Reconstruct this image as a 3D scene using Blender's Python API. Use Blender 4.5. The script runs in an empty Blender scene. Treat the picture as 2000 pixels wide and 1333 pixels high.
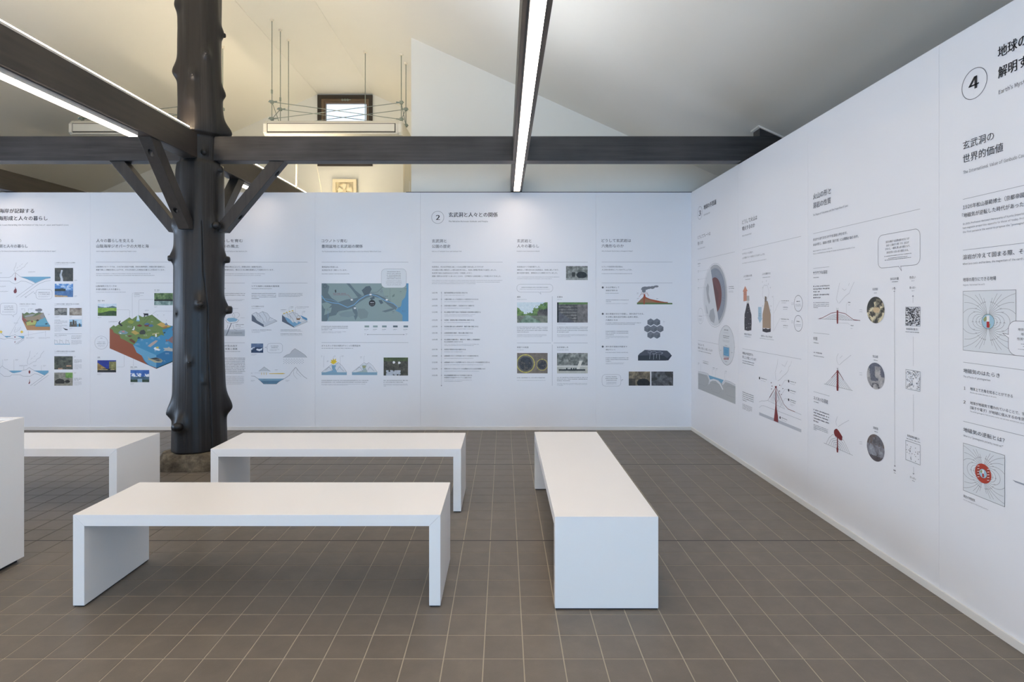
import bpy, bmesh, math, random
import numpy as np
from mathutils import Vector, Matrix
random.seed(7)
S = bpy.context.scene
COL = S.collection

# ------------------------------------------------------------------ camera
F, VX, VY, CH = 1095.0, 984.0, 594.5, 1.33      # focal length / vanishing point in pixels of a 2000x1333 frame, eye height
cam = bpy.data.cameras.new('camera')
cam.sensor_width = 36.0
cam.lens = 36.0 * F / 2000
cam.shift_x = (1000 - VX) / 2000
cam.shift_y = -(666.5 - VY) / 2000
cam.clip_start = 0.05
camo = bpy.data.objects.new('camera', cam)
camo.location = (0, 0, CH)
camo.rotation_euler = (math.pi / 2, 0, 0)
COL.objects.link(camo)
S.camera = camo

# ------------------------------------------------------------------ world, daylight, exposure
LIGHT = {                # RGB radiance of every light source in the hall
    'strip_down': (17.6, 14.2, 11.4), 'strip_up': (62.0, 49.0, 34.0), 'strip_up_far': (49.0, 41.0, 28.5), 'strip_up_added': (21.0, 21.5, 23.0),
    'day0': (1.8, 2.8, 4.4), 'day1': (0.4, 1.3, 2.4), 'day2': (1.9, 5.0, 8.4), 'day_side': (8.2, 10.2, 13.4), 'sky': (1.1, 1.22, 1.4)}
S.view_settings.view_transform = 'Standard'
S.view_settings.look = 'None'
S.view_settings.gamma = 1
S.view_settings.use_curve_mapping = False
S.view_settings.exposure = 0.1
w = bpy.data.worlds.new('sky'); S.world = w; w.use_nodes = True
wn = w.node_tree.nodes; wn.clear()
bg = wn.new('ShaderNodeBackground'); wo = wn.new('ShaderNodeOutputWorld')
bg.inputs[0].default_value = (*LIGHT['sky'], 1); bg.inputs[1].default_value = 1.0
w.node_tree.links.new(bg.outputs[0], wo.inputs[0])

YB, XR, ZP = 5.92, 1.981, 2.511          # printed back wall, printed right wall, partition height
YREAR, XL, XE, YF = -3.2, -7.8, 2.7, 9.02
BAYS = [(-6.3, -3.9), (-2.6, -0.4), (-0.2, 1.7)]   # glazed bays of the rear wall (behind the camera)
SIDE = [(0.3, 2.3), (2.7, 4.7)]                    # windows of the left side wall (Y ranges)
def sky_light(name, size, size_y, loc, rot, rad):
    """daylight entering a glazed opening; rad = radiance of the sky seen through it"""
    l = bpy.data.lights.new(name, 'AREA'); l.shape = 'RECTANGLE'
    l.size = size; l.size_y = size_y
    k = max(max(rad), 1e-9); l.color = tuple(v / k for v in rad); l.energy = k * math.pi * size * size_y
    o = bpy.data.objects.new(name, l); COL.objects.link(o); o.location = loc; o.rotation_euler = rot
for i, b in enumerate(BAYS):
    sky_light('daylight', b[1] - b[0], 2.1, ((b[0] + b[1]) / 2, YREAR - .16, 1.15), (math.pi / 2, 0, 0), LIGHT['day%d' % i])
for b in SIDE:
    sky_light('daylight', 1.4, b[1] - b[0], (XL - .2, (b[0] + b[1]) / 2, 1.5), (0, -math.pi / 2, 0), LIGHT['day_side'])

# ------------------------------------------------------------------ helpers
def lin(c):
    return tuple((v / 12.92 if v <= 0.04045 else ((v + 0.055) / 1.055) ** 2.4) for v in c)
def rgb(r, g, b): return lin((r / 255, g / 255, b / 255))

def tag(o, label=None, cat=None, group=None, kind=None):
    if label: o['label'] = label
    if cat: o['category'] = cat
    if group: o['group'] = group
    if kind: o['kind'] = kind
    return o
def link(name, me, mat=None, parent=None):
    o = bpy.data.objects.new(name, me); COL.objects.link(o)
    if mat and me is not None and not me.materials: me.materials.append(mat)
    if parent: o.parent = parent
    return o
def empty(name, loc=(0, 0, 0)):
    o = bpy.data.objects.new(name, None); COL.objects.link(o); o.location = loc
    o.empty_display_size = 0.1
    return o
def from_bm(name, bm, mat, parent=None, smooth=False):
    me = bpy.data.meshes.new(name)
    bmesh.ops.recalc_face_normals(bm, faces=bm.faces)
    bm.to_mesh(me); bm.free()
    if smooth: me.polygons.foreach_set('use_smooth', [True] * len(me.polygons))
    return link(name, me, mat, parent)
def add_box(bm, x0, x1, y0, y1, z0, z1, bevel=0.0):
    r = bmesh.ops.create_cube(bm, size=1.0)
    M = Matrix.Translation(((x0 + x1) / 2, (y0 + y1) / 2, (z0 + z1) / 2)) @ Matrix.Diagonal((x1 - x0, y1 - y0, z1 - z0, 1))
    bmesh.ops.transform(bm, matrix=M, verts=r['verts'])
    if bevel:
        es = list({e for v in r['verts'] for e in v.link_edges})
        bmesh.ops.bevel(bm, geom=es, offset=bevel, segments=2, affect='EDGES', profile=0.5)
def box(name, x0, x1, y0, y1, z0, z1, mat, parent=None, bevel=0.0):
    bm = bmesh.new(); add_box(bm, x0, x1, y0, y1, z0, z1, bevel)
    return from_bm(name, bm, mat, parent)
def add_prism(bm, pts, vec, bevel=0.0):
    """pts: planar 3D polygon, extruded along vec"""
    a = [bm.verts.new(p) for p in pts]
    b = [bm.verts.new(Vector(p) + Vector(vec)) for p in pts]
    fs = [bm.faces.new(a), bm.faces.new(b[::-1])]
    n = len(pts)
    for i in range(n): fs.append(bm.faces.new((a[i], a[(i + 1) % n], b[(i + 1) % n], b[i])))
    bmesh.ops.recalc_face_normals(bm, faces=fs)
    if bevel:
        bmesh.ops.bevel(bm, geom=list({e for f in fs for e in f.edges}), offset=bevel, segments=2, affect='EDGES', profile=0.5)
def prism(name, pts, vec, mat, parent=None, bevel=0.0):
    bm = bmesh.new(); add_prism(bm, pts, vec, bevel)
    return from_bm(name, bm, mat, parent)
def add_rod(bm, p, q, r, n=10, r2=None):
    p, q = Vector(p), Vector(q); d = q - p
    res = bmesh.ops.create_cone(bm, cap_ends=True, segments=n, radius1=r, radius2=r if r2 is None else r2, depth=d.length)
    M = Matrix.Translation((p + q) / 2) @ d.to_track_quat('Z', 'Y').to_matrix().to_4x4()
    bmesh.ops.transform(bm, matrix=M, verts=res['verts'])
def rod(name, p, q, r, mat, parent=None, n=10, r2=None):
    bm = bmesh.new(); add_rod(bm, p, q, r, n, r2)
    return from_bm(name, bm, mat, parent, False)

# ------------------------------------------------------------------ materials
def new_mat(name, base=(0.8, 0.8, 0.8), rough=0.5, metal=0.0, spec=0.5):
    m = bpy.data.materials.new(name); m.use_nodes = True
    b = m.node_tree.nodes['Principled BSDF']
    b.inputs['Base Color'].default_value = (*base, 1); b.inputs['Roughness'].default_value = rough
    b.inputs['Metallic'].default_value = metal; b.inputs['Specular IOR Level'].default_value = spec
    return m
def N(m, t, **kw):
    n = m.node_tree.nodes.new(t)
    for k, v in kw.items(): setattr(n, k, v)
    return n
def L(m, a, b): m.node_tree.links.new(a, b)
def bsdf(m): return m.node_tree.nodes['Principled BSDF']
def noise(m, scale, detail=4, vec=None, rough=0.5, out='Fac'):
    n = N(m, 'ShaderNodeTexNoise'); n.inputs['Scale'].default_value = scale; n.inputs['Detail'].default_value = detail
    n.inputs['Roughness'].default_value = rough
    if vec is not None: L(m, vec, n.inputs['Vector'])
    return n.outputs[out]
def objvec(m, scale=(1, 1, 1), kind='Object'):
    t = N(m, 'ShaderNodeTexCoord'); mp = N(m, 'ShaderNodeMapping'); mp.inputs['Scale'].default_value = scale
    L(m, t.outputs[kind], mp.inputs['Vector']); return mp.outputs[0]
def ramp(m, fac, stops):
    r = N(m, 'ShaderNodeValToRGB'); e = r.color_ramp.elements
    e[0].position, e[0].color = stops[0][0], (*stops[0][1], 1); e[1].position, e[1].color = stops[-1][0], (*stops[-1][1], 1)
    for p, c in stops[1:-1]:
        x = e.new(p); x.color = (*c, 1)
    L(m, fac, r.inputs[0]); return r.outputs[0]
def bump(m, h, strength, dist=0.01):
    b = N(m, 'ShaderNodeBump'); b.inputs['Strength'].default_value = strength; b.inputs['Distance'].default_value = dist
    L(m, h, b.inputs['Height']); L(m, b.outputs[0], bsdf(m).inputs['Normal'])

def plain(name, c, rough, var=0.03, scale=6, spec=0.5, bumps=0.0):
    m = new_mat(name, c, rough, spec=spec)
    f = noise(m, scale, 5, objvec(m))
    L(m, ramp(m, f, [(0.3, tuple(v * (1 - var) for v in c)), (0.7, tuple(min(1, v * (1 + var)) for v in c))]), bsdf(m).inputs['Base Color'])
    if bumps: bump(m, noise(m, scale * 40, 3, objvec(m)), bumps, 0.002)
    return m
M_PANEL = plain('printed_wall_white', rgb(237, 238, 242), 0.42, 0.008, 1.5)
M_CEIL = plain('ceiling_paint', rgb(236, 234, 226), 0.7, 0.012, 1.2, 0.3)
M_PLASTER = plain('plaster_paint', rgb(236, 235, 228), 0.75, 0.012, 1.5, 0.3)
M_BENCH = plain('bench_laminate', rgb(241, 238, 235), 0.33, 0.006, 3, 0.5)
M_BASE = plain('baseboard_white', rgb(226, 224, 220), 0.45, 0.01, 3)
M_BLACK = plain('black_gap', (0.012, 0.012, 0.013), 0.7, 0.1, 8)
M_AC = plain('air_con_plastic', rgb(236, 230, 214), 0.4, 0.01, 3)
M_ACDARK = plain('slot_dark', rgb(92, 84, 72), 0.5, 0.05, 6)
M_STEEL = plain('zinc_steel', rgb(150, 160, 150), 0.35, 0.08, 40); bsdf(M_STEEL).inputs['Metallic'].default_value = 0.7
M_BOLT = plain('bolt_steel', rgb(95, 90, 84), 0.4, 0.1, 60); bsdf(M_BOLT).inputs['Metallic'].default_value = 0.8
M_ALU = plain('aluminium', rgb(205, 200, 195), 0.35, 0.03, 20); bsdf(M_ALU).inputs['Metallic'].default_value = 0.3
M_BEIGE = plain('beige_plastic', rgb(222, 212, 184), 0.45, 0.02, 5)
M_FRAME = plain('window_frame_dark', rgb(52, 44, 36), 0.45, 0.1, 12)
M_SASH = plain('window_sash_brown', rgb(118, 99, 78), 0.5, 0.08, 12)

def wood(name, axis, dark, light, rough=0.42, spec=0.5):
    """dark stained timber with grain along an object axis"""
    m = new_mat(name, dark, rough, spec=spec)
    sc = [22, 22, 22]; sc[axis] = 1.1
    v = objvec(m, tuple(sc))
    g = noise(m, 1.6, 6, v, 0.62)
    big = noise(m, 2.2, 3, objvec(m))
    mix = N(m, 'ShaderNodeMix', data_type='FLOAT'); mix.inputs[0].default_value = 0.45
    L(m, g, mix.inputs[2]); L(m, big, mix.inputs[3])
    L(m, ramp(m, mix.outputs[0], [(0.32, dark), (0.5, tuple((a + b) / 2 for a, b in zip(dark, light))), (0.68, light)]), bsdf(m).inputs['Base Color'])
    rr = N(m, 'ShaderNodeMapRange'); L(m, g, rr.inputs[0]); rr.inputs[3].default_value = rough - 0.1; rr.inputs[4].default_value = rough + 0.14
    L(m, rr.outputs[0], bsdf(m).inputs['Roughness'])
    bump(m, g, 0.25, 0.004)
    return m
DK, LT = rgb(26, 25, 26), rgb(72, 69, 69)
M_WX = wood('dark_timber_grain_x', 0, DK, LT)
M_WY = wood('dark_timber_grain_y', 1, rgb(36, 31, 28), rgb(70, 62, 55))
M_WZ = wood('dark_timber_grain_z', 2, rgb(12, 11, 11), rgb(37, 33, 31), 0.40, 0.42)
M_WBR = wood('dark_timber_brace', 2, rgb(30, 28, 27), rgb(62, 57, 53))
M_KNOT = wood('knot_end_grain', 2, rgb(10, 9, 9), rgb(34, 30, 28), 0.4)

def tile_mat():
    m = new_mat('floor_tile', (0.2, 0.19, 0.17), 0.45)
    t = N(m, 'ShaderNodeNewGeometry')
    sub = N(m, 'ShaderNodeVectorMath', operation='SUBTRACT'); sub.inputs[1].default_value = (0.0739, 3.152, 0)
    L(m, t.outputs['Position'], sub.inputs[0])
    sn = N(m, 'ShaderNodeVectorMath', operation='DIVIDE'); sn.inputs[1].default_value = (0.15, 0.15, 50); L(m, sub.outputs[0], sn.inputs[0])
    fl = N(m, 'ShaderNodeVectorMath', operation='FLOOR'); L(m, sn.outputs[0], fl.inputs[0])
    wn_ = N(m, 'ShaderNodeTexWhiteNoise', noise_dimensions='2D'); L(m, fl.outputs[0], wn_.inputs['Vector'])
    n1 = noise(m, 9, 6, t.outputs['Position'], 0.65); n2 = noise(m, 260, 2, t.outputs['Position'])
    a = N(m, 'ShaderNodeMath', operation='MULTIPLY_ADD'); L(m, wn_.outputs[0], a.inputs[0]); a.inputs[1].default_value = 0.14; L(m, n1, a.inputs[2])
    b = N(m, 'ShaderNodeMath', operation='MULTIPLY_ADD'); L(m, n2, b.inputs[0]); b.inputs[1].default_value = 0.25; L(m, a.outputs[0], b.inputs[2])
    L(m, ramp(m, b.outputs[0], [(0.45, rgb(101, 93, 83)), (0.75, rgb(110, 101, 90)), (1.05, rgb(119, 110, 98))]), bsdf(m).inputs['Base Color'])
    bump(m, n2, 0.18, 0.002)
    bsdf(m).inputs['Roughness'].default_value = 0.42
    return m
M_TILE = tile_mat()
def grout_mat():
    m = new_mat('floor_grout', (0.4, 0.37, 0.32), 0.85, spec=0.2)
    t = N(m, 'ShaderNodeNewGeometry')
    f = noise(m, 0.55, 3, t.outputs['Position'])
    g = noise(m, 14, 3, t.outputs['Position'])
    sx = N(m, 'ShaderNodeSeparateXYZ'); L(m, t.outputs['Position'], sx.inputs[0])
    # joints are darker at the far left of the floor
    mr = N(m, 'ShaderNodeMapRange', interpolation_type='SMOOTHSTEP'); L(m, sx.outputs[0], mr.inputs[0])
    mr.inputs[1].default_value = -2.1; mr.inputs[2].default_value = -1.5
    mr2 = N(m, 'ShaderNodeMapRange', interpolation_type='SMOOTHSTEP'); L(m, sx.outputs[1], mr2.inputs[0])
    mr2.inputs[1].default_value = 3.3; mr2.inputs[2].default_value = 2.6
    mx = N(m, 'ShaderNodeMath', operation='MAXIMUM'); L(m, mr.outputs[0], mx.inputs[0]); L(m, mr2.outputs[0], mx.inputs[1])
    ad = N(m, 'ShaderNodeMath', operation='MULTIPLY_ADD'); L(m, f, ad.inputs[0]); ad.inputs[1].default_value = 0.35; L(m, mx.outputs[0], ad.inputs[2])
    ad2 = N(m, 'ShaderNodeMath', operation='MULTIPLY_ADD'); L(m, g, ad2.inputs[0]); ad2.inputs[1].default_value = 0.3; L(m, ad.outputs[0], ad2.inputs[2])
    L(m, ramp(m, ad2.outputs[0], [(0.25, rgb(58, 54, 50)), (0.9, rgb(150, 142, 128)), (1.3, rgb(174, 164, 146))]), bsdf(m).inputs['Base Color'])
    return m
M_GROUT = grout_mat()
def stone_mat():
    m = new_mat('foundation_stone', (0.3, 0.26, 0.2), 0.85, spec=0.2)
    v = objvec(m)
    L(m, ramp(m, noise(m, 9, 8, v, 0.7), [(0.3, rgb(62, 54, 44)), (0.5, rgb(112, 101, 84)), (0.7, rgb(158, 146, 124))]), bsdf(m).inputs['Base Color'])
    bump(m, noise(m, 22, 8, v, 0.75), 1.0, 0.03)
    return m
M_STONE = stone_mat()
def glow_mat(name, c, s):
    m = bpy.data.materials.new(name); m.use_nodes = True
    b = bsdf(m); b.inputs['Base Color'].default_value = (0.9, 0.9, 0.9, 1)
    b.inputs['Emission Color'].default_value = (*c, 1); b.inputs['Emission Strength'].default_value = s
    return m
def glow_of(name, key):
    c = LIGHT[key]; k = max(max(c), 1e-9); return glow_mat(name, tuple(v / k for v in c), max(c))
M_LED = glow_of('led_diffuser', 'strip_down')
M_LEDUP = glow_of('led_diffuser_up', 'strip_up')
M_LEDUP3 = glow_of('led_diffuser_up_added', 'strip_up_added')
M_LEDUP2 = glow_of('led_diffuser_up_far', 'strip_up_far')
def glass_mat():
    m = bpy.data.materials.new('window_glass'); m.use_nodes = True
    nt = m.node_tree; nt.nodes.clear()
    o = N(m, 'ShaderNodeOutputMaterial'); mx = N(m, 'ShaderNodeMixShader'); t = N(m, 'ShaderNodeBsdfTransparent'); g = N(m, 'ShaderNodeBsdfGlossy')
    g.inputs['Roughness'].default_value = 0.02; t.inputs[0].default_value = (0.95, 0.98, 1, 1)
    fr = N(m, 'ShaderNodeFresnel'); fr.inputs[0].default_value = 1.45
    L(m, fr.outputs[0], mx.inputs[0]); L(m, t.outputs[0], mx.inputs[1]); L(m, g.outputs[0], mx.inputs[2]); L(m, mx.outputs[0], o.inputs[0])
    return m
M_GLASS = glass_mat()
def print_mat():
    m = new_mat('print_ink', (0.5, 0.5, 0.5), 0.45)
    a = N(m, 'ShaderNodeVertexColor', layer_name='Col')
    L(m, a.outputs[0], bsdf(m).inputs['Base Color'])
    return m
M_PRINT = print_mat()

# ------------------------------------------------------------------ room shell
def ceil_z(x):
    return 3.758 - 0.452 * x if x > -2.109 else (4.711 if x > -2.99 else 4.711 + 0.452 * (x + 2.99))
# floor: grout bed with tile children
bm = bmesh.new(); add_box(bm, XL, XE, YREAR, YF, -0.08, -0.0014)
floor = tag(from_bm('floor', bm, M_GROUT), 'grey-brown square tiled floor with pale grout joints', kind='structure')
P, J = 0.15, 0.0042
GX, GY = 0.0739, 3.152
def tile_verts(s=1.0):
    h, c = (P - J) / 2, 0.0009
    return [(-h, -h, -0.004), (h, -h, -0.004), (h, h, -0.004), (-h, h, -0.004), (-h, -h, -c), (h, -h, -c), (h, h, -c), (-h, h, -c),
            (-h + c, -h + c, 0), (h - c, -h + c, 0), (h - c, h - c, 0), (-h + c, h - c, 0)]
TF = [(8, 9, 10, 11)] + [f for i in range(4) for f in ((i, (i + 1) % 4, (i + 1) % 4 + 4, i + 4), (i + 4, (i + 1) % 4 + 4, (i + 1) % 4 + 8, i + 8))]
tme = bpy.data.meshes.new('tile'); tme.from_pydata(tile_verts(), [], TF); tme.materials.append(M_TILE)
cells = []
for i in range(-52, 18):
    for j in range(-42, 40):
        x, y = GX + (i + .5) * P, GY + (j + .5) * P
        if not (XL + .08 < x < XE - .08 and YREAR + .08 < y < YF - .08): continue
        if abs(x - XR) < .03: pass
        px, py = (VX + F * x / y, VY + F * CH / y) if y > 0.3 else (9e9, 9e9)
        vis = -30 < px < 2030 and py < 1365 and y < YB - .05 and x < XR - .04
        # not wholly covered by the solid plinth or the stone
        if vis and (-3.1 < x < -2.5 and 2.0 < y < 2.9): vis = False
        if vis and abs(x + 2.55) < .2 and abs(y - 4.7) < .2: vis = False
        cells.append((not vis, y if vis else 99, x, y))
cells.sort()
nt = 0; rest = []
for nv, _, x, y in cells:
    if not nv and nt < 300:
        o = link('tile', tme, None, floor); o.location = (x, y, 0); nt += 1
    else: rest.append((x, y))
tv, tf = [], []
base = tile_verts()
for (x, y) in rest:
    k = len(tv); tv += [(a + x, b + y, c) for a, b, c in base]; tf += [tuple(k + q for q in f) for f in TF]
me = bpy.data.meshes.new('tiles'); me.from_pydata(tv, [], tf)
tag(link('tile_field', me, M_TILE, floor), kind='stuff')
for yj in (3.152, 4.652, 1.652):
    box('expansion_joint', XL, XR - .001, yj - .0032, yj + .0032, -0.002, 0.0003, M_BLACK, floor)

# ceiling: right slope, flat ridge strip, left slope
bm = bmesh.new()
prof = [(XE + .1, ceil_z(XE + .1)), (-2.109, 4.711), (-2.99, 4.711), (XL - .1, ceil_z(XL - .1))]
outer = [(x, z + .12) for x, z in reversed(prof)]
add_prism(bm, [(x, YREAR - .1, z) for x, z in prof + outer], (0, YF - YREAR + .2, 0))
tag(from_bm('ceiling', bm, M_CEIL), 'white painted gabled ceiling with a flat ridge strip', kind='structure')
for k, (x, dz) in enumerate(((-2.109, 0), (-2.99, 0))):
    tag(box('trim_%d' % (k + 1), x - .006, x + .006, YREAR, YF, 4.7045, 4.712, M_CEIL), 'thin painted joint strip along the ridge of the ceiling', kind='structure')

# far gable wall with a window opening
WX0, WX1, WZ0, WZ1 = -2.99, -2.109, 3.55, 4.69
bm = bmesh.new()
add_prism(bm, [(XL, YF, 0), (WX0, YF, 0), (WX0, YF, ceil_z(WX0) + .05), (XL, YF, ceil_z(XL) + .05)], (0, .15, 0))
add_prism(bm, [(WX1, YF, 0), (-1.0, YF, 0), (-1.0, YF, ceil_z(-1.0) + .05), (WX1, YF, 4.75)], (0, .15, 0))
add_prism(bm, [(WX0, YF, 0), (WX1, YF, 0), (WX1, YF, WZ0), (WX0, YF, WZ0)], (0, .15, 0))
add_prism(bm, [(WX0, YF, WZ1), (WX1, YF, WZ1), (WX1, YF, 4.75), (WX0, YF, 4.75)], (0, .15, 0))
tag(from_bm('wall_far', bm, M_PLASTER), 'cream painted far gable wall around the small high window', kind='structure')
# white cross wall right behind the printed partition, and its return
prism('wall_cross', [(-1.0, 6.055, 0), (XE, 6.055, 0), (XE, 6.055, ceil_z(XE) + .05), (-1.0, 6.055, ceil_z(-1.0) + .05)], (0, .12, 0), M_PLASTER)
tag(bpy.data.objects['wall_cross'], 'plain white gable wall rising above the printed wall', kind='structure')
prism('wall_return', [(-1.0, 6.175, 0), (-1.0, YF, 0), (-1.0, YF, ceil_z(-1.0) + .03), (-1.0, 6.175, ceil_z(-1.0) + .03)], (.12, 0, 0), M_PLASTER)
tag(bpy.data.objects['wall_return'], 'white wall returning behind the white gable wall', kind='structure')
bm = bmesh.new()
ys = [YREAR] + [v for b in SIDE for v in b] + [YF]
for a, b in zip(ys[0::2], ys[1::2]): add_box(bm, XL - .15, XL, a, b, 0, ceil_z(XL) + .05)
for b in SIDE: add_box(bm, XL - .15, XL, b[0], b[1], 0, .8); add_box(bm, XL - .15, XL, b[0], b[1], 2.2, ceil_z(XL) + .05)
from_bm('wall_left', bm, M_PLASTER)
tag(bpy.data.objects['wall_left'], 'white painted long side wall of the hall', kind='structure')
box('wall_outer', XE, XE + .15, YREAR, YF, 0, ceil_z(XE) + .05, M_PLASTER)
tag(bpy.data.objects['wall_outer'], 'white outer wall hidden behind the printed right wall', kind='structure')
# rear wall with glazed bays
bm = bmesh.new()
xs = [XL] + [v for b in BAYS for v in b] + [XE]
for a, b in zip(xs[0::2], xs[1::2]): add_box(bm, a, b, YREAR - .12, YREAR, 0, 2.3)
for b in BAYS: add_box(bm, b[0], b[1], YREAR - .12, YREAR, 2.2, 2.3); add_box(bm, b[0], b[1], YREAR - .12, YREAR, 0, .1)
add_prism(bm, [(XL, YREAR, 2.3), (XE, YREAR, 2.3), (XE, YREAR, ceil_z(XE) + .05), (-2.109, YREAR, 4.75), (-2.99, YREAR, 4.75), (XL, YREAR, ceil_z(XL) + .05)], (0, -.12, 0))
tag(from_bm('wall_rear', bm, M_PLASTER), 'white rear wall with three glazed bays', kind='structure')
for k, b in enumerate(BAYS):
    d = tag(empty('window_%d' % (k + 2), ((b[0] + b[1]) / 2, YREAR - .06, .1)), 'tall glazed bay with dark frame in the rear wall', kind='structure')
    hw = (b[1] - b[0]) / 2
    bm = bmesh.new()
    for xx in (-hw, 0, hw):
        cx = min(max(xx, -hw + .025), hw - .025); add_box(bm, cx - .025, cx + .025, -.03, .03, 0, 2.1)
    add_box(bm, -hw, hw, -.03, .03, 0, .06); add_box(bm, -hw, hw, -.03, .03, 2.04, 2.1)
    from_bm('window_frame', bm, M_FRAME, d)
    for s in (-1, 1): box('pane', min(0, s * hw) + .02, max(0, s * hw) - .02, -.004, .004, .05, 2.05, M_GLASS, d)

for k, b in enumerate(SIDE):
    d = tag(empty('window_%d' % (k + 5), (XL - .07, (b[0] + b[1]) / 2, .8)), 'wide dark framed window in the hall side wall', kind='structure')
    hw = (b[1] - b[0]) / 2
    bm = bmesh.new()
    for yy in (-hw + .025, 0, hw - .025): add_box(bm, -.03, .03, yy - .025, yy + .025, 0, 1.4)
    add_box(bm, -.03, .03, -hw, hw, 0, .05); add_box(bm, -.03, .03, -hw, hw, 1.35, 1.4)
    from_bm('window_frame', bm, M_FRAME, d)
    for s in (-1, 1): box('pane', -.004, .004, min(0, s * hw) + .02, max(0, s * hw) - .02, .04, 1.36, M_GLASS, d)

# far window: frame, sash, pane, latch
wd = tag(empty('window_1', ((WX0 + WX1) / 2, YF, WZ0)), 'small high window with dark frame and brown sash under the ridge', kind='structure')
hw, hh = (WX1 - WX0) / 2, WZ1 - WZ0
def frame_mesh(name, x0, x1, z0, z1, t, y0, y1, mat, parent):
    bm = bmesh.new()
    add_box(bm, x0, x0 + t, y0, y1, z0, z1); add_box(bm, x1 - t, x1, y0, y1, z0, z1)
    add_box(bm, x0 + t, x1 - t, y0, y1, z0, z0 + t); add_box(bm, x0 + t, x1 - t, y0, y1, z1 - t, z1)
    return from_bm(name, bm, mat, parent)
frame_mesh('window_frame', -hw, hw, 0, hh, .055, -.03, .12, M_FRAME, wd)
sash = frame_mesh('window_sash', -hw + .055, hw - .055, .055, hh - .055, .038, .0, .10, M_SASH, wd)
s2 = frame_mesh('sash_bead', -hw + .093, hw - .093, .093, hh - .093, .018, .03, .09, M_SASH, sash)
box('pane', -hw + .093, hw - .093, .06, .068, .093, hh - .093, M_GLASS, wd)
bm = bmesh.new()
for k in (-.045, 0, .04): add_rod(bm, (k, -.02, hh - .075), (k, .02, hh - .075), .017, 12)
add_rod(bm, (-.05, -.012, hh - .08), (.09, -.012, hh - .072), .006)
from_bm('latch', bm, M_STEEL, wd)

# printed partitions
bwall = tag(box('wall_back', XL, XR + .06, YB + .012, YB + .06, 0, ZP - .002, M_PANEL), 'long white printed exhibition wall across the hall', kind='structure')
rwall = tag(box('wall_right', XR + .012, XR + .06, YREAR, YB + .012, 0, ZP - .002, M_PANEL), 'long white printed exhibition wall running toward the entrance', kind='structure')
U = YB / F                                 # metres per reference pixel on the back wall
back_seams = [XL] + [(p - VX) * U for p in (-44, 176, 396, 615.5, 821.5, 997, 1164)] + [XR]
back_panels = []
for a, b in zip(back_seams, back_seams[1:]):
    back_panels.append(box('wall_panel', a + .0006, b - .0006, YB, YB + .012, 0, ZP, M_PANEL, bwall))
right_seams = [YB] + [F * XR / (p - VX) for p in (1442, 1578, 1834)] + [1.15, 0.0, -1.2, YREAR]
right_panels = []
for a, b in zip(right_seams, right_seams[1:]):
    right_panels.append(box('wall_panel', XR, XR + .012, b + .0006, a - .0006, 0, ZP, M_PANEL, rwall))
bb = tag(box('baseboard_back', XL, XR, YB - .008, YB, 0, .036, M_BASE, None, .0015), 'low white baseboard under the printed wall across the hall', kind='structure')
br = tag(box('baseboard_right', XR - .008, XR, YREAR, YB - .008, 0, .036, M_BASE, None, .0015), 'low white baseboard under the right printed wall', kind='structure')
tag(box('trim_3', -1.05, XE - .02, 6.02, 6.056, 2.46, 2.537, M_BLACK), 'thin black strip between the printed wall and the white gable wall', kind='structure')

# ------------------------------------------------------------------ timber frame
def timber(name, x0, x1, y0, y1, z0, z1, mat, label):
    o = box(name, 0, x1 - x0, 0, y1 - y0, 0, z1 - z0, mat, None, .004)
    o.location = (x0, y0, z0)
    return tag(o, label, 'beam')
ZB0, ZB1 = 2.519, 2.722
PX, PY = -2.55, 4.70
timber('tie_beam', PX + .10, XE - .005, PY - .06, PY + .06, ZB0, ZB1, M_WX, 'dark stained timber beam crossing from the log post to the right printed wall')
timber('tie_beam', XL + .005, PX - .10, PY - .06, PY + .06, ZB0, ZB1, M_WX, 'dark stained timber beam crossing from the log post toward the hall side wall')
def ybeam(xc, y0, y1, label):
    return timber('long_beam', xc - .06, xc + .06, y0, y1, ZB0, ZB1, M_WY, label)
ybeam(PX, YREAR + .005, PY - .10, 'dark timber beam with light strips above and below, joining the log post from the entrance side')
ybeam(PX, PY + .10, YF - .005, 'dark timber beam running from the log post back over the printed wall')
XBR, XBL = 0.133, -5.233
ybeam(XBR, YREAR + .005, PY - .061, 'timber beam with a bright light strip underneath, over the lengthwise bench')
ybeam(XBR, PY + .061, 6.053, 'short timber beam with light strip between cross beam and white gable wall')
ybeam(XBL, YREAR + .005, PY - .061, 'dark timber beam along the hall, ending at the cross beam left of the log post')
ybeam(XBL, PY + .061, YF - .005, 'dark timber beam passing back over the printed wall left of the log post')
# eave block over the right wall: its top follows the ceiling
xa = 2.119
o = prism('eave_block', [(xa, PY - .06, ZB1 + .001), (XE - .01, PY - .06, ZB1 + .001), (XE - .01, PY - .06, ZB1 + .002), (2.28, PY - .06, ceil_z(2.28) - .006), (xa, PY - .06, ceil_z(xa) - .006)], (0, .12, 0), M_WX)
tag(o, 'dark timber block with slanted top on the end of the cross beam', 'beam')
bm = bmesh.new()
def strip_on_ceiling(bm, x0, x1, y0, y1, t=.012):
    z0, z1 = ceil_z(x0), ceil_z(x1)
    add_prism(bm, [(x0, y0, z0 - t), (x1, y0, z1 - t), (x1, y0, z1 + .01), (x0, y0, z0 + .01)], (0, y1 - y0, 0))
strip_on_ceiling(bm, xa - .016, 2.6, PY - .075, PY - .06); strip_on_ceiling(bm, xa - .016, xa, PY - .06, PY + .06)
strip_on_ceiling(bm, xa - .016, 2.6, PY + .06, PY + .075)
tag(from_bm('trim_4', bm, M_CEIL), 'white edge strip where the timber block meets the ceiling', kind='structure')

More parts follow.
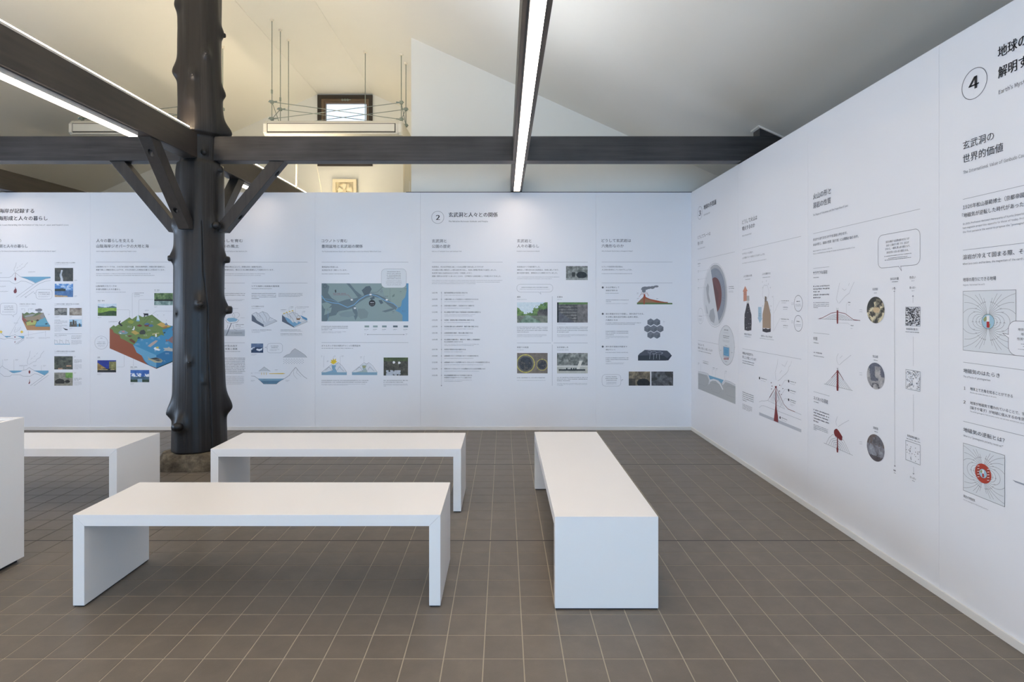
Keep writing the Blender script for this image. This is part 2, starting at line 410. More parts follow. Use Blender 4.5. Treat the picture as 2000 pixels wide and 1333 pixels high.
# braces with counterbored bolts
def brace(dx, dy, label):
    """dx,dy: horizontal unit direction away from the post"""
    rt = tag(empty('knee_brace', (PX, PY, 1.9)), label, 'brace')
    d = Vector((dx, dy, 0)); side = Vector((-dy, dx, 0)) * 0.045
    a, b = .158, .665                      # distance from the axis at foot / head (centre line)
    w = .062                              # half depth measured along the horizontal
    z0, z1 = 1.985, ZB0
    foot_z = 1.93
    top = z1 - 1.9
    pts = [d * (a + .02) + Vector((0, 0, foot_z - 1.9)), d * (a + .075) + Vector((0, 0, foot_z - 1.9)),
           d * (b + w) + Vector((0, 0, top)), d * (b - w) + Vector((0, 0, top)), d * (a + .02) + Vector((0, 0, foot_z - 1.9 + .07))]
    bm = bmesh.new(); add_prism(bm, [p - side for p in pts], side * 2, .003)
    body = from_bm('brace_body', bm, M_WBR, rt)
    under0, under1 = pts[1], pts[2]
    ax = (under1 - under0).normalized(); nrm = ax.cross(side.normalized()); 
    if nrm.z > 0: nrm = -nrm
    cut = bmesh.new()
    hv = []
    for t, dirv in ((.22, d * -1), (.84, Vector((0, 0, 1)))):
        c = under0.lerp(under1, t)
        add_rod(cut, c - dirv * .06, c + dirv * .035, .019, 20)
        hv.append((c + dirv * .034, dirv))
    cme = bpy.data.meshes.new('cut'); cut.to_mesh(cme); cut.free()
    co = bpy.data.objects.new('cut', cme); COL.objects.link(co); co.parent = rt
    md = body.modifiers.new('holes', 'BOOLEAN'); md.object = co; md.solver = 'EXACT'; md.operation = 'DIFFERENCE'
    CUTS.append((body, co))
    for p, dv in hv:
        bo = rod('bolt_washer', p - dv * .004, p + dv * .002, .017, M_BOLT, rt, 16)
        rod('bolt_nut', p - dv * .016, p - dv * .003, .009, M_BOLT, bo, 6)
    return rt
CUTS = []
brace(1, 0, 'diagonal timber brace from the log post toward the right printed wall')
brace(-1, 0, 'diagonal timber brace rising from the log post to the cross beam on its hall side')
brace(0, -1, 'diagonal timber brace from the log post up to the beam with the light strips')
brace(0, 1, 'diagonal timber brace behind the log post, under the beam over the printed wall')
bpy.context.view_layer.update()
dg = bpy.context.evaluated_depsgraph_get()
for body, co in CUTS:
    me = bpy.data.meshes.new_from_object(body.evaluated_get(dg)); body.modifiers.clear(); body.data = me
for body, co in CUTS: bpy.data.objects.remove(co)

# log post
post = tag(empty('log_post', (PX, PY, .125)), 'thick dark stained log post with knots, standing on a rough stone', 'post')
NSEG, Z0, Z1 = 400, .125, 4.715
zs = np.linspace(Z0, Z1, 330)
def interp(z, t): return np.interp(z, [a for a, _ in t], [b for _, b in t])
rad = interp(zs, [(.12, .207), (.3, .203), (.9, .193), (1.6, .189), (2.0, .183), (2.44, .178), (2.50, .172), (2.505, .150), (2.715, .150), (2.735, .178), (2.80, .180), (3.0, .172), (3.3, .165), (3.6, .158), (4.0, .162), (4.3, .168), (4.72, .168)])
cxo = interp(zs, [(.12, 0), (1.0, -.004), (2.4, .002), (2.7, .012), (3.2, .004), (4.0, .002), (4.7, -.006)])
toc = math.atan2(-PY, -PX)                  # azimuth of the camera as seen from the post
th = np.linspace(0, 2 * math.pi, NSEG, endpoint=False)
TH, ZZ = np.meshgrid(th, zs)
RR = np.repeat(rad[:, None], NSEG, 1)
rng = np.random.RandomState(4)
for k in range(9):
    a, b, ph = rng.randint(2, 9), rng.uniform(.3, 1.6), rng.uniform(0, 6.28)
    RR += .0014 * np.cos(a * TH + b * ZZ * 3 + ph)
for k in range(26):                         # fine vertical ridges
    a, ph = rng.randint(18, 70), rng.uniform(0, 6.28)
    RR += .00006 * np.cos(a * TH + ph + .5 * np.sin(ZZ * rng.uniform(.5, 2)))
KNOTS = [  # px offset / z pixel row at the post's distance: (x, y, bump, spread, stub radius, stub length)
    (434, 50, .028, .045, .020, .020), (352, 142, .030, .05, .0, 0), (379, 150, .018, .035, .020, .014), (400, 105, .020, .035, .021, .018),
    (441, 250, .050, .05, .030, .012), (431, 172, .024, .04, .014, .012), (349, 8, .022, .05, 0, 0),
    (397, 297, .012, .03, .026, .030), (421, 327, .022, .035, .026, .030), (415, 439, .026, .045, .032, .034),
    (345, 440, .020, .05, 0, 0), (341, 505, .028, .04, .026, .024), (432, 504, .024, .045, .030, .030), (391, 594, .026, .04, .027, .032), (440, 606, .036, .05, .034, .028),
    (374, 706, .010, .028, .015, .014), (338, 806, .036, .055, .02, .010), (359, 828, .038, .05, .034, .040), (444, 803, .042, .06, .0, 0), (352, 612, .008, .02, .014, .012),
    (371, 195, .012, .06, 0, 0), (398, 745, .006, .03, 0, 0)]
stubs = []
for (kx, ky, h, sp, sr, sl) in KNOTS:
    z = CH + (VY - ky) * (PY - .12) / F
    r0 = float(np.interp(z, zs, rad))
    off = max(-.97, min(.97, (kx - 390) * PY / F / r0))
    az = toc + math.asin(off)
    da = (TH - az + math.pi) % (2 * math.pi) - math.pi
    dzv = (ZZ - z)
    stretch = np.where(dzv > 0, 1.9, 1.0)     # bark swelling runs upward from a branch
    RR += 1.2 * h * np.exp(-((da * r0) ** 2 + (dzv / stretch) ** 2) / (2 * (sp * .62) ** 2))
    if sr: stubs.append((az, z, r0 + 1.2 * h, sr, sl))
crk_z = [(.15, 412), (.5, 409), (.9, 405), (1.3, 404), (1.6, 396), (1.9, 394), (2.02, 393)]
caz = toc + np.arcsin((np.interp(zs, [a for a, _ in crk_z], [b for _, b in crk_z]) - 390) * PY / F / rad)
da = (TH - caz[:, None] + math.pi) % (2 * math.pi) - math.pi
RR -= np.where((zs < 2.0)[:, None], .014 * np.exp(-(da / .013) ** 2), 0)
X = RR * np.cos(TH) + cxo[:, None]; Y = RR * np.sin(TH)
V = np.stack([X, Y, ZZ - .125], -1).reshape(-1, 3)
nr = len(zs); Fs = []
for r in range(nr - 1):
    a = r * NSEG
    Fs += [(a + s, a + (s + 1) % NSEG, a + NSEG + (s + 1) % NSEG, a + NSEG + s) for s in range(NSEG)]
Fs.append(tuple(range(NSEG))[::-1]); Fs.append(tuple(range((nr - 1) * NSEG, nr * NSEG)))
me = bpy.data.meshes.new('trunk'); me.from_pydata(V.tolist(), [], Fs)
me.polygons.foreach_set('use_smooth', [True] * len(me.polygons))
link('trunk', me, M_WZ, post)
for az, z, r, sr, sl in stubs:
    c, s = math.cos(az), math.sin(az)
    bm = bmesh.new()
    d = Vector((c, s, -.12)).normalized()
    p0 = Vector((c * (r - .05), s * (r - .05), z - .125)); p1 = Vector((c * (r - .008), s * (r - .008), z - .125)) + d * sl * .85
    add_rod(bm, p0, p1, sr * 1.3, 18, sr * .86)
    bmesh.ops.bevel(bm, geom=bm.edges[:], offset=.004, segments=2, affect='EDGES')
    from_bm('branch_stub', bm, M_KNOT, post, True)

# foundation stone
bm = bmesh.new()
bmesh.ops.create_cube(bm, size=1.0)
bmesh.ops.subdivide_edges(bm, edges=bm.edges[:], cuts=22, use_grid_fill=True)
rs = np.random.RandomState(11)
waves = [(rs.uniform(-1, 1, 3) * rs.choice([5, 9, 18, 34]), rs.uniform(0, 6.28)) for _ in range(40)]
for v in bm.verts:
    p = v.co.copy()
    q = Vector((p.x * .53, p.y * .50, (p.z + .5) * .132))
    r = max(abs(q.x) / .265, abs(q.y) / .25); l = math.hypot(q.x / .265, q.y / .25)
    if l > 1.16:                       # cut the corners
        k = 1.16 / l; q.x *= k; q.y *= k
    edge = max(0, (q.z - .07) / .062) * max(0, r - .7) * .5
    q.x *= 1 - edge * .6 + .06 * (1 - q.z / .132); q.y *= 1 - edge * .6 + .06 * (1 - q.z / .132)
    n = sum(math.sin(Vector(wv).dot(q) * 3 + ph) / (1 + Vector(wv).length * .12) for wv, ph in waves) * .0016
    up = 1 if r > .7 else .0
    q += Vector((q.x, q.y, .0)).normalized() * n * 1.4 if (q.x or q.y) else Vector()
    q.z = min(.1312, max(0, q.z + (n * .8 - .012 * max(0, r - .7) if p.z > .3 and up else 0)))
    v.co = q
st = from_bm('foundation_stone', bm, M_STONE, None, True)
st.location = (PX + .01, PY, 0)
st.scale = (1, 1, .95)
tag(st, 'rough weathered tan stone block under the log post', 'stone')

# ------------------------------------------------------------------ LED strips on the beams
def led(xc, y0, y1, up, label, g=None):
    rt = tag(empty('light_strip', (xc, y0, ZB1 if up else ZB0)), label, 'light', g)
    s = 1 if up else -1
    ln = y1 - y0
    def bx(name, hw, za, zb, m, pad=0):
        a, b = sorted((za * s, zb * s))
        return box(name, -hw, hw, pad, ln - pad, a, b, m, rt, .0015)
    bx('housing', .032, 0.0005, .029, M_ALU)
    bx('diffuser', .030, .029, .036, (M_LEDUP3 if xc != PX else M_LEDUP if y1 < 5 else M_LEDUP2) if up else M_LED, .002)
    return rt
led(PX, -2.9, 3.86, False, 'bright light strip under the beam joining the log post from the entrance side')
led(PX, -2.9, 4.50, True, 'light strip shining up from the top of the beam in front of the log post')
led(PX, 5.44, 5.70, False, 'short light strip under the beam behind the log post')
led(PX, 4.95, 8.9, True, 'light strip on top of the beam running back over the printed wall')
led(XBR, -2.9, 5.72, False, 'long bright light strip under the beam over the lengthwise bench')
led(XBL, -2.9, 5.72, False, 'long light strip under the beam left of the log post, toward the hall side wall')

led(XBR, -2.9, 4.60, True, 'unseen uplight strip added on top of the beam over the lengthwise bench')  # uplight out of view, added to brighten the right-hand ceiling

# ------------------------------------------------------------------ benches
def bench(x0, y0, length, along_x, label):
    Lb, Wb, Hb, T = length, .45, .405, .05
    rt = tag(empty('bench', (x0, y0, 0)), label, 'bench', 'white benches on the tiled floor')
    def P3(l, z): return (l, 0, z) if along_x else (0, l, z)
    vec = (0, Wb, 0) if along_x else (Wb, 0, 0)
    g = .0004
    prism('seat_top', [P3(g, Hb), P3(Lb - g, Hb), P3(Lb - T - g, Hb - T), P3(T + g, Hb - T)], vec, M_BENCH, rt, .0012)
    for pts in ([P3(0, .006), P3(T, .006), P3(T, Hb - T - g), P3(0, Hb - g)], [P3(Lb, .006), P3(Lb - T, .006), P3(Lb - T, Hb - T - g), P3(Lb, Hb - g)]):
        lg = prism('leg', pts, vec, M_BENCH, rt, .0012)
        l0, l1 = sorted((pts[0][0 if along_x else 1], pts[1][0 if along_x else 1]))
        if along_x: box('foot_pad', l0 + .004, l1 - .004, .004, Wb - .004, 0, .006, M_BLACK, lg)
        else: box('foot_pad', .004, Wb - .004, l0 + .004, l1 - .004, 0, .006, M_BLACK, lg)
    return rt
bench(-1.891, 2.46, 1.613, True, 'white crosswise bench standing just before the one next to the stone of the log post')
bench(-1.873, 3.58, 1.60, True, 'white bench next to the stone under the log post, parallel to the printed wall')
bench(-4.085, 3.585, 1.61, True, 'white bench half hidden behind the tall white plinth')
bench(.222, 2.438, 1.625, False, 'white bench set lengthwise, its end panel facing the entrance')

# tall plinth at the left edge, recessed tray top
pl = tag(empty('display_plinth', (-3.12, 1.95, 0)), 'tall white display plinth with a recessed glossy top', 'plinth')
bm = bmesh.new()
wx, wy, hz, rim = .63, .96, .743, .022
add_box(bm, 0, wx, 0, wy, .02, hz - .03)
add_box(bm, 0, rim, 0, wy, hz - .03, hz); add_box(bm, wx - rim, wx, 0, wy, hz - .03, hz)
add_box(bm, rim, wx - rim, 0, rim, hz - .03, hz); add_box(bm, rim, wx - rim, wy - rim, wy, hz - .03, hz)
bmesh.ops.remove_doubles(bm, verts=bm.verts, dist=.0001)
from_bm('plinth_body', bm, M_BENCH, pl)
M_TRAY = plain('tray_gloss', rgb(226, 232, 240), 0.12, 0.005, 2)
box('tray_panel', rim, wx - rim, rim, wy - rim, hz - .0299, hz - .012, M_TRAY, pl)
box('plinth_foot', .02, wx - .02, .02, wy - .02, 0, .02, M_BLACK, pl)

# ------------------------------------------------------------------ ceiling-suspended air conditioners
def air_con(dx, label):
    ox, oy, oz = -2.80 + dx, 6.50, 3.30
    rt = tag(empty('air_conditioner', (ox, oy, oz)), label, 'air conditioner', 'air conditioners hung from the gabled ceiling')
    Wd = 1.62
    prof = [(0.0, .028), (0.0, .125), (.045, .172), (.66, .172), (.68, .15), (.68, .06), (.30, .0), (.03, .0)]
    bm = bmesh.new()
    add_prism(bm, [(.045, y, z) for y, z in prof], (Wd - .09, 0, 0), .006)
    body = from_bm('casing', bm, M_AC, rt)
    for s in (0, 1):
        bm = bmesh.new()
        pin = [(y * .96 + .012, z * .94 + .006) for y, z in prof]
        x0, x1 = (.0, .0445) if s == 0 else (Wd, Wd - .0445)
        a = [bm.verts.new((x1, y, z)) for y, z in prof]; b = [bm.verts.new((x0 + (.012 if s == 0 else -.012), y, z)) for y, z in prof]
        c = [bm.verts.new((x0, y, z)) for y, z in pin]
        n = len(prof)
        for u, v in ((a, b), (b, c)):
            for i in range(n): bm.faces.new((u[i], u[(i + 1) % n], v[(i + 1) % n], v[i]))
        bm.faces.new(a); bm.faces.new(c)
        from_bm('end_cap', bm, M_AC, rt)
    sl = box('outlet_slot', .055, Wd - .075, -.004, .004, .022, .128, M_ACDARK, rt, .001)
    box('outlet_flap', .065, Wd - .085, -.012, -.004, .034, .120, M_AC, sl, .003)
    box('front_lip', .05, Wd - .05, -.010, .03, .004, .017, M_AC, rt, .003)
    RODS = [(.05, .15), (.05, .40), (.05, .81 - .15), (1.59 - .01, .17), (1.60 - .005, .40), (1.03, .66)]
    for i, (x, y) in enumerate(RODS):
        cz = ceil_z(ox + x) - oz
        r = rod('hanger_rod', (x, y, .172), (x, y, cz), .0055, M_STEEL, rt, 8)
        rod('ceiling_cap', (x, y, cz - .022), (x, y, cz + .01), .02, M_AC, r, 14, .024)
        if i in (0, 1): rod('coupler', (x, y, .53), (x, y, .575), .011, M_STEEL, r, 6)
        if i in (0, 1, 3, 4):
            for z in (.23, .43):
                bm = bmesh.new(); s = 1 if x < 1 else -1
                add_box(bm, x - .018, x + .018, y - .018, y + .018, z - .018, z + .018, .004)
                add_rod(bm, (x, y, z), (x + s * .06, y, z + .006), .008, 8); add_rod(bm, (x - s * .03, y - .02, z - .01), (x - s * .012, y - .02, z + .012), .008, 8)
                from_bm('rod_clamp', bm, M_STEEL, r)
    for (a, b) in ((0, 3), (1, 4)):
        (xa_, ya), (xb, yb_) = RODS[a], RODS[b]
        rod('brace_wire', (xa_, ya, .43), (xb, yb_, .23), .0042, M_STEEL, rt, 8)
        rod('brace_wire', (xa_, ya, .23), (xb, yb_, .43), .0042, M_STEEL, rt, 8)
    for (a, b) in ((0, 1), (3, 4)):
        (xa_, ya), (xb, yb_) = RODS[a], RODS[b]
        rod('brace_wire', (xa_, ya, .43), (xb, yb_, .23), .0042, M_STEEL, rt, 8)
        rod('brace_wire', (xa_, ya, .23), (xb, yb_, .43), .0042, M_STEEL, rt, 8)
    return rt
air_con(0, 'white ceiling-hung air conditioner on braced rods in front of the high window')
air_con(-2.255, 'white ceiling-hung air conditioner partly hidden by the beam with light strips')

# ventilation fan on the far wall
vf = tag(empty('ventilation_fan', (-2.735, YF, 2.95)), 'square cream ventilation fan on the far wall below the high window', 'fan')
frame_mesh('fan_housing', 0, .38, 0, .38, .05, -.07, -.001, M_BEIGE, vf)
box('fan_back', .05, .33, -.02, -.002, .05, .33, M_BEIGE, vf)
bm = bmesh.new()
t = [i * 2 * math.pi / 32 for i in range(32)]
for r0, r1 in ((.122, .134),):
    vo = [[bm.verts.new((.19 + r * math.cos(a), y, .19 + r * math.sin(a))) for a in t] for r, y in ((r0, -.06), (r1, -.06), (r1, -.02), (r0, -.02))]
    for k in range(4):
        for i in range(32): bm.faces.new((vo[k][i], vo[k][(i + 1) % 32], vo[(k + 1) % 4][(i + 1) % 32], vo[(k + 1) % 4][i]))
M_FAN = plain('fan_plastic', rgb(196, 184, 154), .5)
from_bm('fan_ring', bm, M_FAN, vf)
for k in range(5):
    a = k * 2 * math.pi / 5 + .4; bm = bmesh.new()
    pr = [(.02, a - .3), (.115, a - .42), (.12, a + .1), (.09, a + .45), (.02, a + .3)]
    add_prism(bm, [(.19 + r * math.cos(q), -.045 - .012 * math.cos(q - a), .19 + r * math.sin(q)) for r, q in pr], (0, .005, 0))
    from_bm('fan_blade', bm, M_BEIGE, vf)
rod('fan_hub', (.19, -.062, .19), (.19, -.02, .19), .026, M_FAN, vf, 20)

# pipe cover beside the air conditioner
pc = tag(empty('pipe_cover', (-1.165, 6.9, 2.40)), 'vertical beige pipe cover beside the white gable wall edge', 'pipe')
box('cover', -.066, .066, -.06, .06, 0, .885, M_BEIGE, pc, .02)
rod('pipe_sleeve', (-.045, -.075, .0), (-.045, -.075, .18), .022, M_BEIGE, pc, 16)
box('cover_clip', .01, .02, -.064, -.058, .27, .43, M_AC, pc)

# drain pipe and cable coming down from the air conditioner
dp = tag(empty('drain_pipe', (-2.514, 6.80, 0)), 'thin white vertical pipe below the air conditioner near the high window', 'pipe')
rod('pipe', (0, 0, 0), (0, 0, 3.27), .011, M_AC, dp, 12)
rod('pipe_socket', (0, 0, 3.24), (0, 0, 3.325), .016, M_AC, dp, 12)
cb = rod('power_cable', (-2.468, 7.3, 3.30), (-1.74, 7.0, .005), .0042, M_AC, None, 8)
tag(cb, 'thin pale cable slanting down beside the white drain pipe', 'cable')

# ------------------------------------------------------------------ printed graphics on the walls
INK, GREY, LGREY, HAIR = rgb(42, 42, 46), rgb(105, 107, 112), rgb(160, 162, 167), rgb(138, 140, 146)
WATER, RED, WHITE, SOFT = rgb(110, 168, 200), rgb(122, 34, 36), rgb(237, 238, 242), rgb(92, 94, 100)
TEXTQ = []                                   # text waiting for one evaluation of all font curves

class Canvas:
    """flat ink on one wall panel; coordinates are read off as (x, y) in a view of the frontal drawing"""
    def __init__(s, wall, panel):
        s.wall, s.panel, s.b, s.n, s.cur = wall, panel, {}, 0, 'printed_lines'
        s.view(0, 0, 1)
    def view(s, ox, oy, k): s.ox, s.oy, s.k = ox, oy, k; return s
    def part(s, name): s.cur = name; return s
    def uv(s, x, y):
        px, py = s.ox + x / s.k, s.oy + y / s.k
        d = YB if s.wall == 'back' else F * XR / (px - VX)
        return ((px - VX) * d / F if s.wall == 'back' else YB - d, CH - (py - VY) * d / F)
    def sc(s, x):                             # metres per view unit (vertical) at x
        px = s.ox + x / s.k
        return (YB if s.wall == 'back' else F * XR / (px - VX)) / F / s.k
    def p3(s, u, v, off):
        return (u, YB - off, v) if s.wall == 'back' else (XR - off, YB - u, v)
    def off(s): s.n += 1; return .0008 + s.n * 4e-6
    def add(s, pts, faces, col, part=None, off=None):
        V_, F_, C_ = s.b.setdefault(part or s.cur, ([], [], []))
        o = s.off() if off is None else off
        k = len(V_); V_.extend(s.p3(u, v, o) for u, v in pts); F_.extend(tuple(k + i for i in f) for f in faces)
        C_.extend(col if isinstance(col, list) else [col] * len(pts))
    # ---- in plane coordinates
    def pu(s, pts, col): s.add(pts, [tuple(range(len(pts)))], col)
    def lu(s, pts, w, col, closed=False):
        pts = [Vector(p) for p in pts]
        o = s.off(); q = []; f = []
        n = len(pts); m = n if closed else n - 1
        for i in range(m):
            a, b = pts[i], pts[(i + 1) % n]
            if (b - a).length < 1e-6: continue
            t = (b - a).normalized(); nn = Vector((-t.y, t.x)) * w / 2; e = t * w * .25
            k = len(q); q += [a - e - nn, b + e - nn, b + e + nn, a - e + nn]; f.append((k, k + 1, k + 2, k + 3))
        if f: s.add([(v.x, v.y) for v in q], f, col, off=o)
    # ---- in view coordinates
    def p(s, pts, col): s.pu([s.uv(*q) for q in pts], col); return s
    def l(s, pts, w=.42, col=HAIR, closed=False): s.lu([s.uv(*q) for q in pts], w * U * (1 if s.wall == 'back' else .7), col, closed); return s
    def rect(s, x0, y0, x1, y1):
        u0, v0 = s.uv(x0, y0); _, v1 = s.uv(x0, y1); u1, _ = s.uv(x1, y0); return u0, v1, u1, v0
    def box(s, x0, y0, x1, y1, col):
        a, b, c, d = s.rect(x0, y0, x1, y1); s.pu([(a, b), (c, b), (c, d), (a, d)], col)
    def frame(s, x0, y0, x1, y1, w=.5, col=HAIR):
        a, b, c, d = s.rect(x0, y0, x1, y1); s.lu([(a, b), (c, b), (c, d), (a, d)], w * U, col, True)
    def rr(s, x0, y0, x1, y1, r, fill=None, col=HAIR, w=.36, tail=None):
        a, b, c, d = s.rect(x0, y0, x1, y1); r = min(r * s.sc(x0), (c - a) / 2.01, (d - b) / 2.01); pts = []
        for cx, cy, t0 in ((c - r, d - r, 0), (a + r, d - r, 90), (a + r, b + r, 180), (c - r, b + r, 270)):
            pts += [(cx + r * math.cos(math.radians(t0 + k * 15)), cy + r * math.sin(math.radians(t0 + k * 15))) for k in range(7)]
        if fill: s.pu(pts, fill)
        s.lu(pts, w * U, col, True)
        if tail:
            t = [s.uv(*q) for q in tail]
            if fill: s.pu(t, fill)
            else: s.pu(t, WHITE)
            s.lu(t, w * U, col)
    def ell(s, cx, cy, r, n=40, ru=None):
        u, v = s.uv(cx, cy); R_ = r * s.sc(cx)
        return [(u + R_ * math.cos(i * 2 * math.pi / n), v + R_ * math.sin(i * 2 * math.pi / n)) for i in range(n)]
    def disc(s, cx, cy, r, col, n=32): s.pu(s.ell(cx, cy, r, n), col)
    def ring(s, cx, cy, r, w=.36, col=HAIR, fill=None):
        e = s.ell(cx, cy, r, 48)
        if fill: s.pu(e, fill)
        s.lu(e, w * U, col, True)
    def t(s, txt, x0, y, x1, h, col=INK, bold=0.0, part='printed_text'):
        u0, v = s.uv(x0, y); u1, _ = s.uv(x1, y)
        TEXTQ.append((s, txt, u0, v, u1 - u0, h * s.sc(x0), col, bold, part))
    def g(s, x0, y, x1, n=1, dy=8, h=3, col=GREY, seed=0, center=False, last=.6, part='printed_small_text'):
        """rows of print too small to read: runs of short strokes"""
        rg = random.Random(int(x0 * 31 + y * 17 + n)); h = h * .82
        if col is INK: col = SOFT
        for i in range(n):
            yy = y + i * dy; xa, xb = x0, x1
            if i == n - 1 and n > 1: xb = x0 + (x1 - x0) * last
            if center: sh = rg.uniform(0, .18) * (x1 - x0) / 2; xa, xb = x0 + sh, x1 - sh
            a, b, c, d = s.rect(xa, yy - h / 2, xb, yy + h / 2)
            o = s.off(); q, f = [], []; u = a; hh = d - b
            while u < c:
                wd_ = hh * rg.uniform(.5, 1.0); e = min(c, u + wd_)
                lo, hi = b + hh * rg.uniform(0, .25), d - hh * rg.uniform(0, .25)
                k = len(q); q += [(u, lo), (e, lo), (e, hi), (u, hi)]; f.append((k, k + 1, k + 2, k + 3))
                u = e + hh * rg.uniform(.3, .6) + (hh * .8 if rg.random() < .08 else 0)
            s.add(q, f, col, part, o)
    def photo(s, kind, x0, y0, x1, y1, seed=0, round_=False):
        a, b, c, d = s.rect(x0, y0, x1, y1)
        nx = max(12, int((c - a) / U * 1.25)); ny = max(10, int((d - b) / U * 1.25))
        img = paint(kind, nx, ny, seed)
        s.n += 1; o = .0012 + s.n * 4e-6
        q, f, col = [], [], []
        for j in range(ny):
            for i in range(nx):
                if round_:
                    if math.hypot((i + .5) / nx - .5, (j + .5) / ny - .5) > .5: continue
                k = len(q)
                U0, U1 = a + (c - a) * i / nx, a + (c - a) * (i + 1) / nx; V0, V1 = d - (d - b) * j / ny, d - (d - b) * (j + 1) / ny
                q += [(U0, V1), (U1, V1), (U1, V0), (U0, V0)]; f.append((k, k + 1, k + 2, k + 3)); col += [lin(img[j, i])] * 4
        name = 'rock_photo_print' if round_ else 'photo_print'
        key = name + '#%d' % s.n
        s.add(q, f, col, key, o)
    def finish(s):
        for name, (V_, F_, C_) in s.b.items():
            me = bpy.data.meshes.new(name.split('#')[0]); me.from_pydata(V_, [], F_)
            at = me.attributes.new('Col', 'FLOAT_COLOR', 'POINT')
            at.data.foreach_set('color', [c for q in C_ for c in (*q, 1.0)])
            link(name.split('#')[0], me, M_PRINT, s.panel)

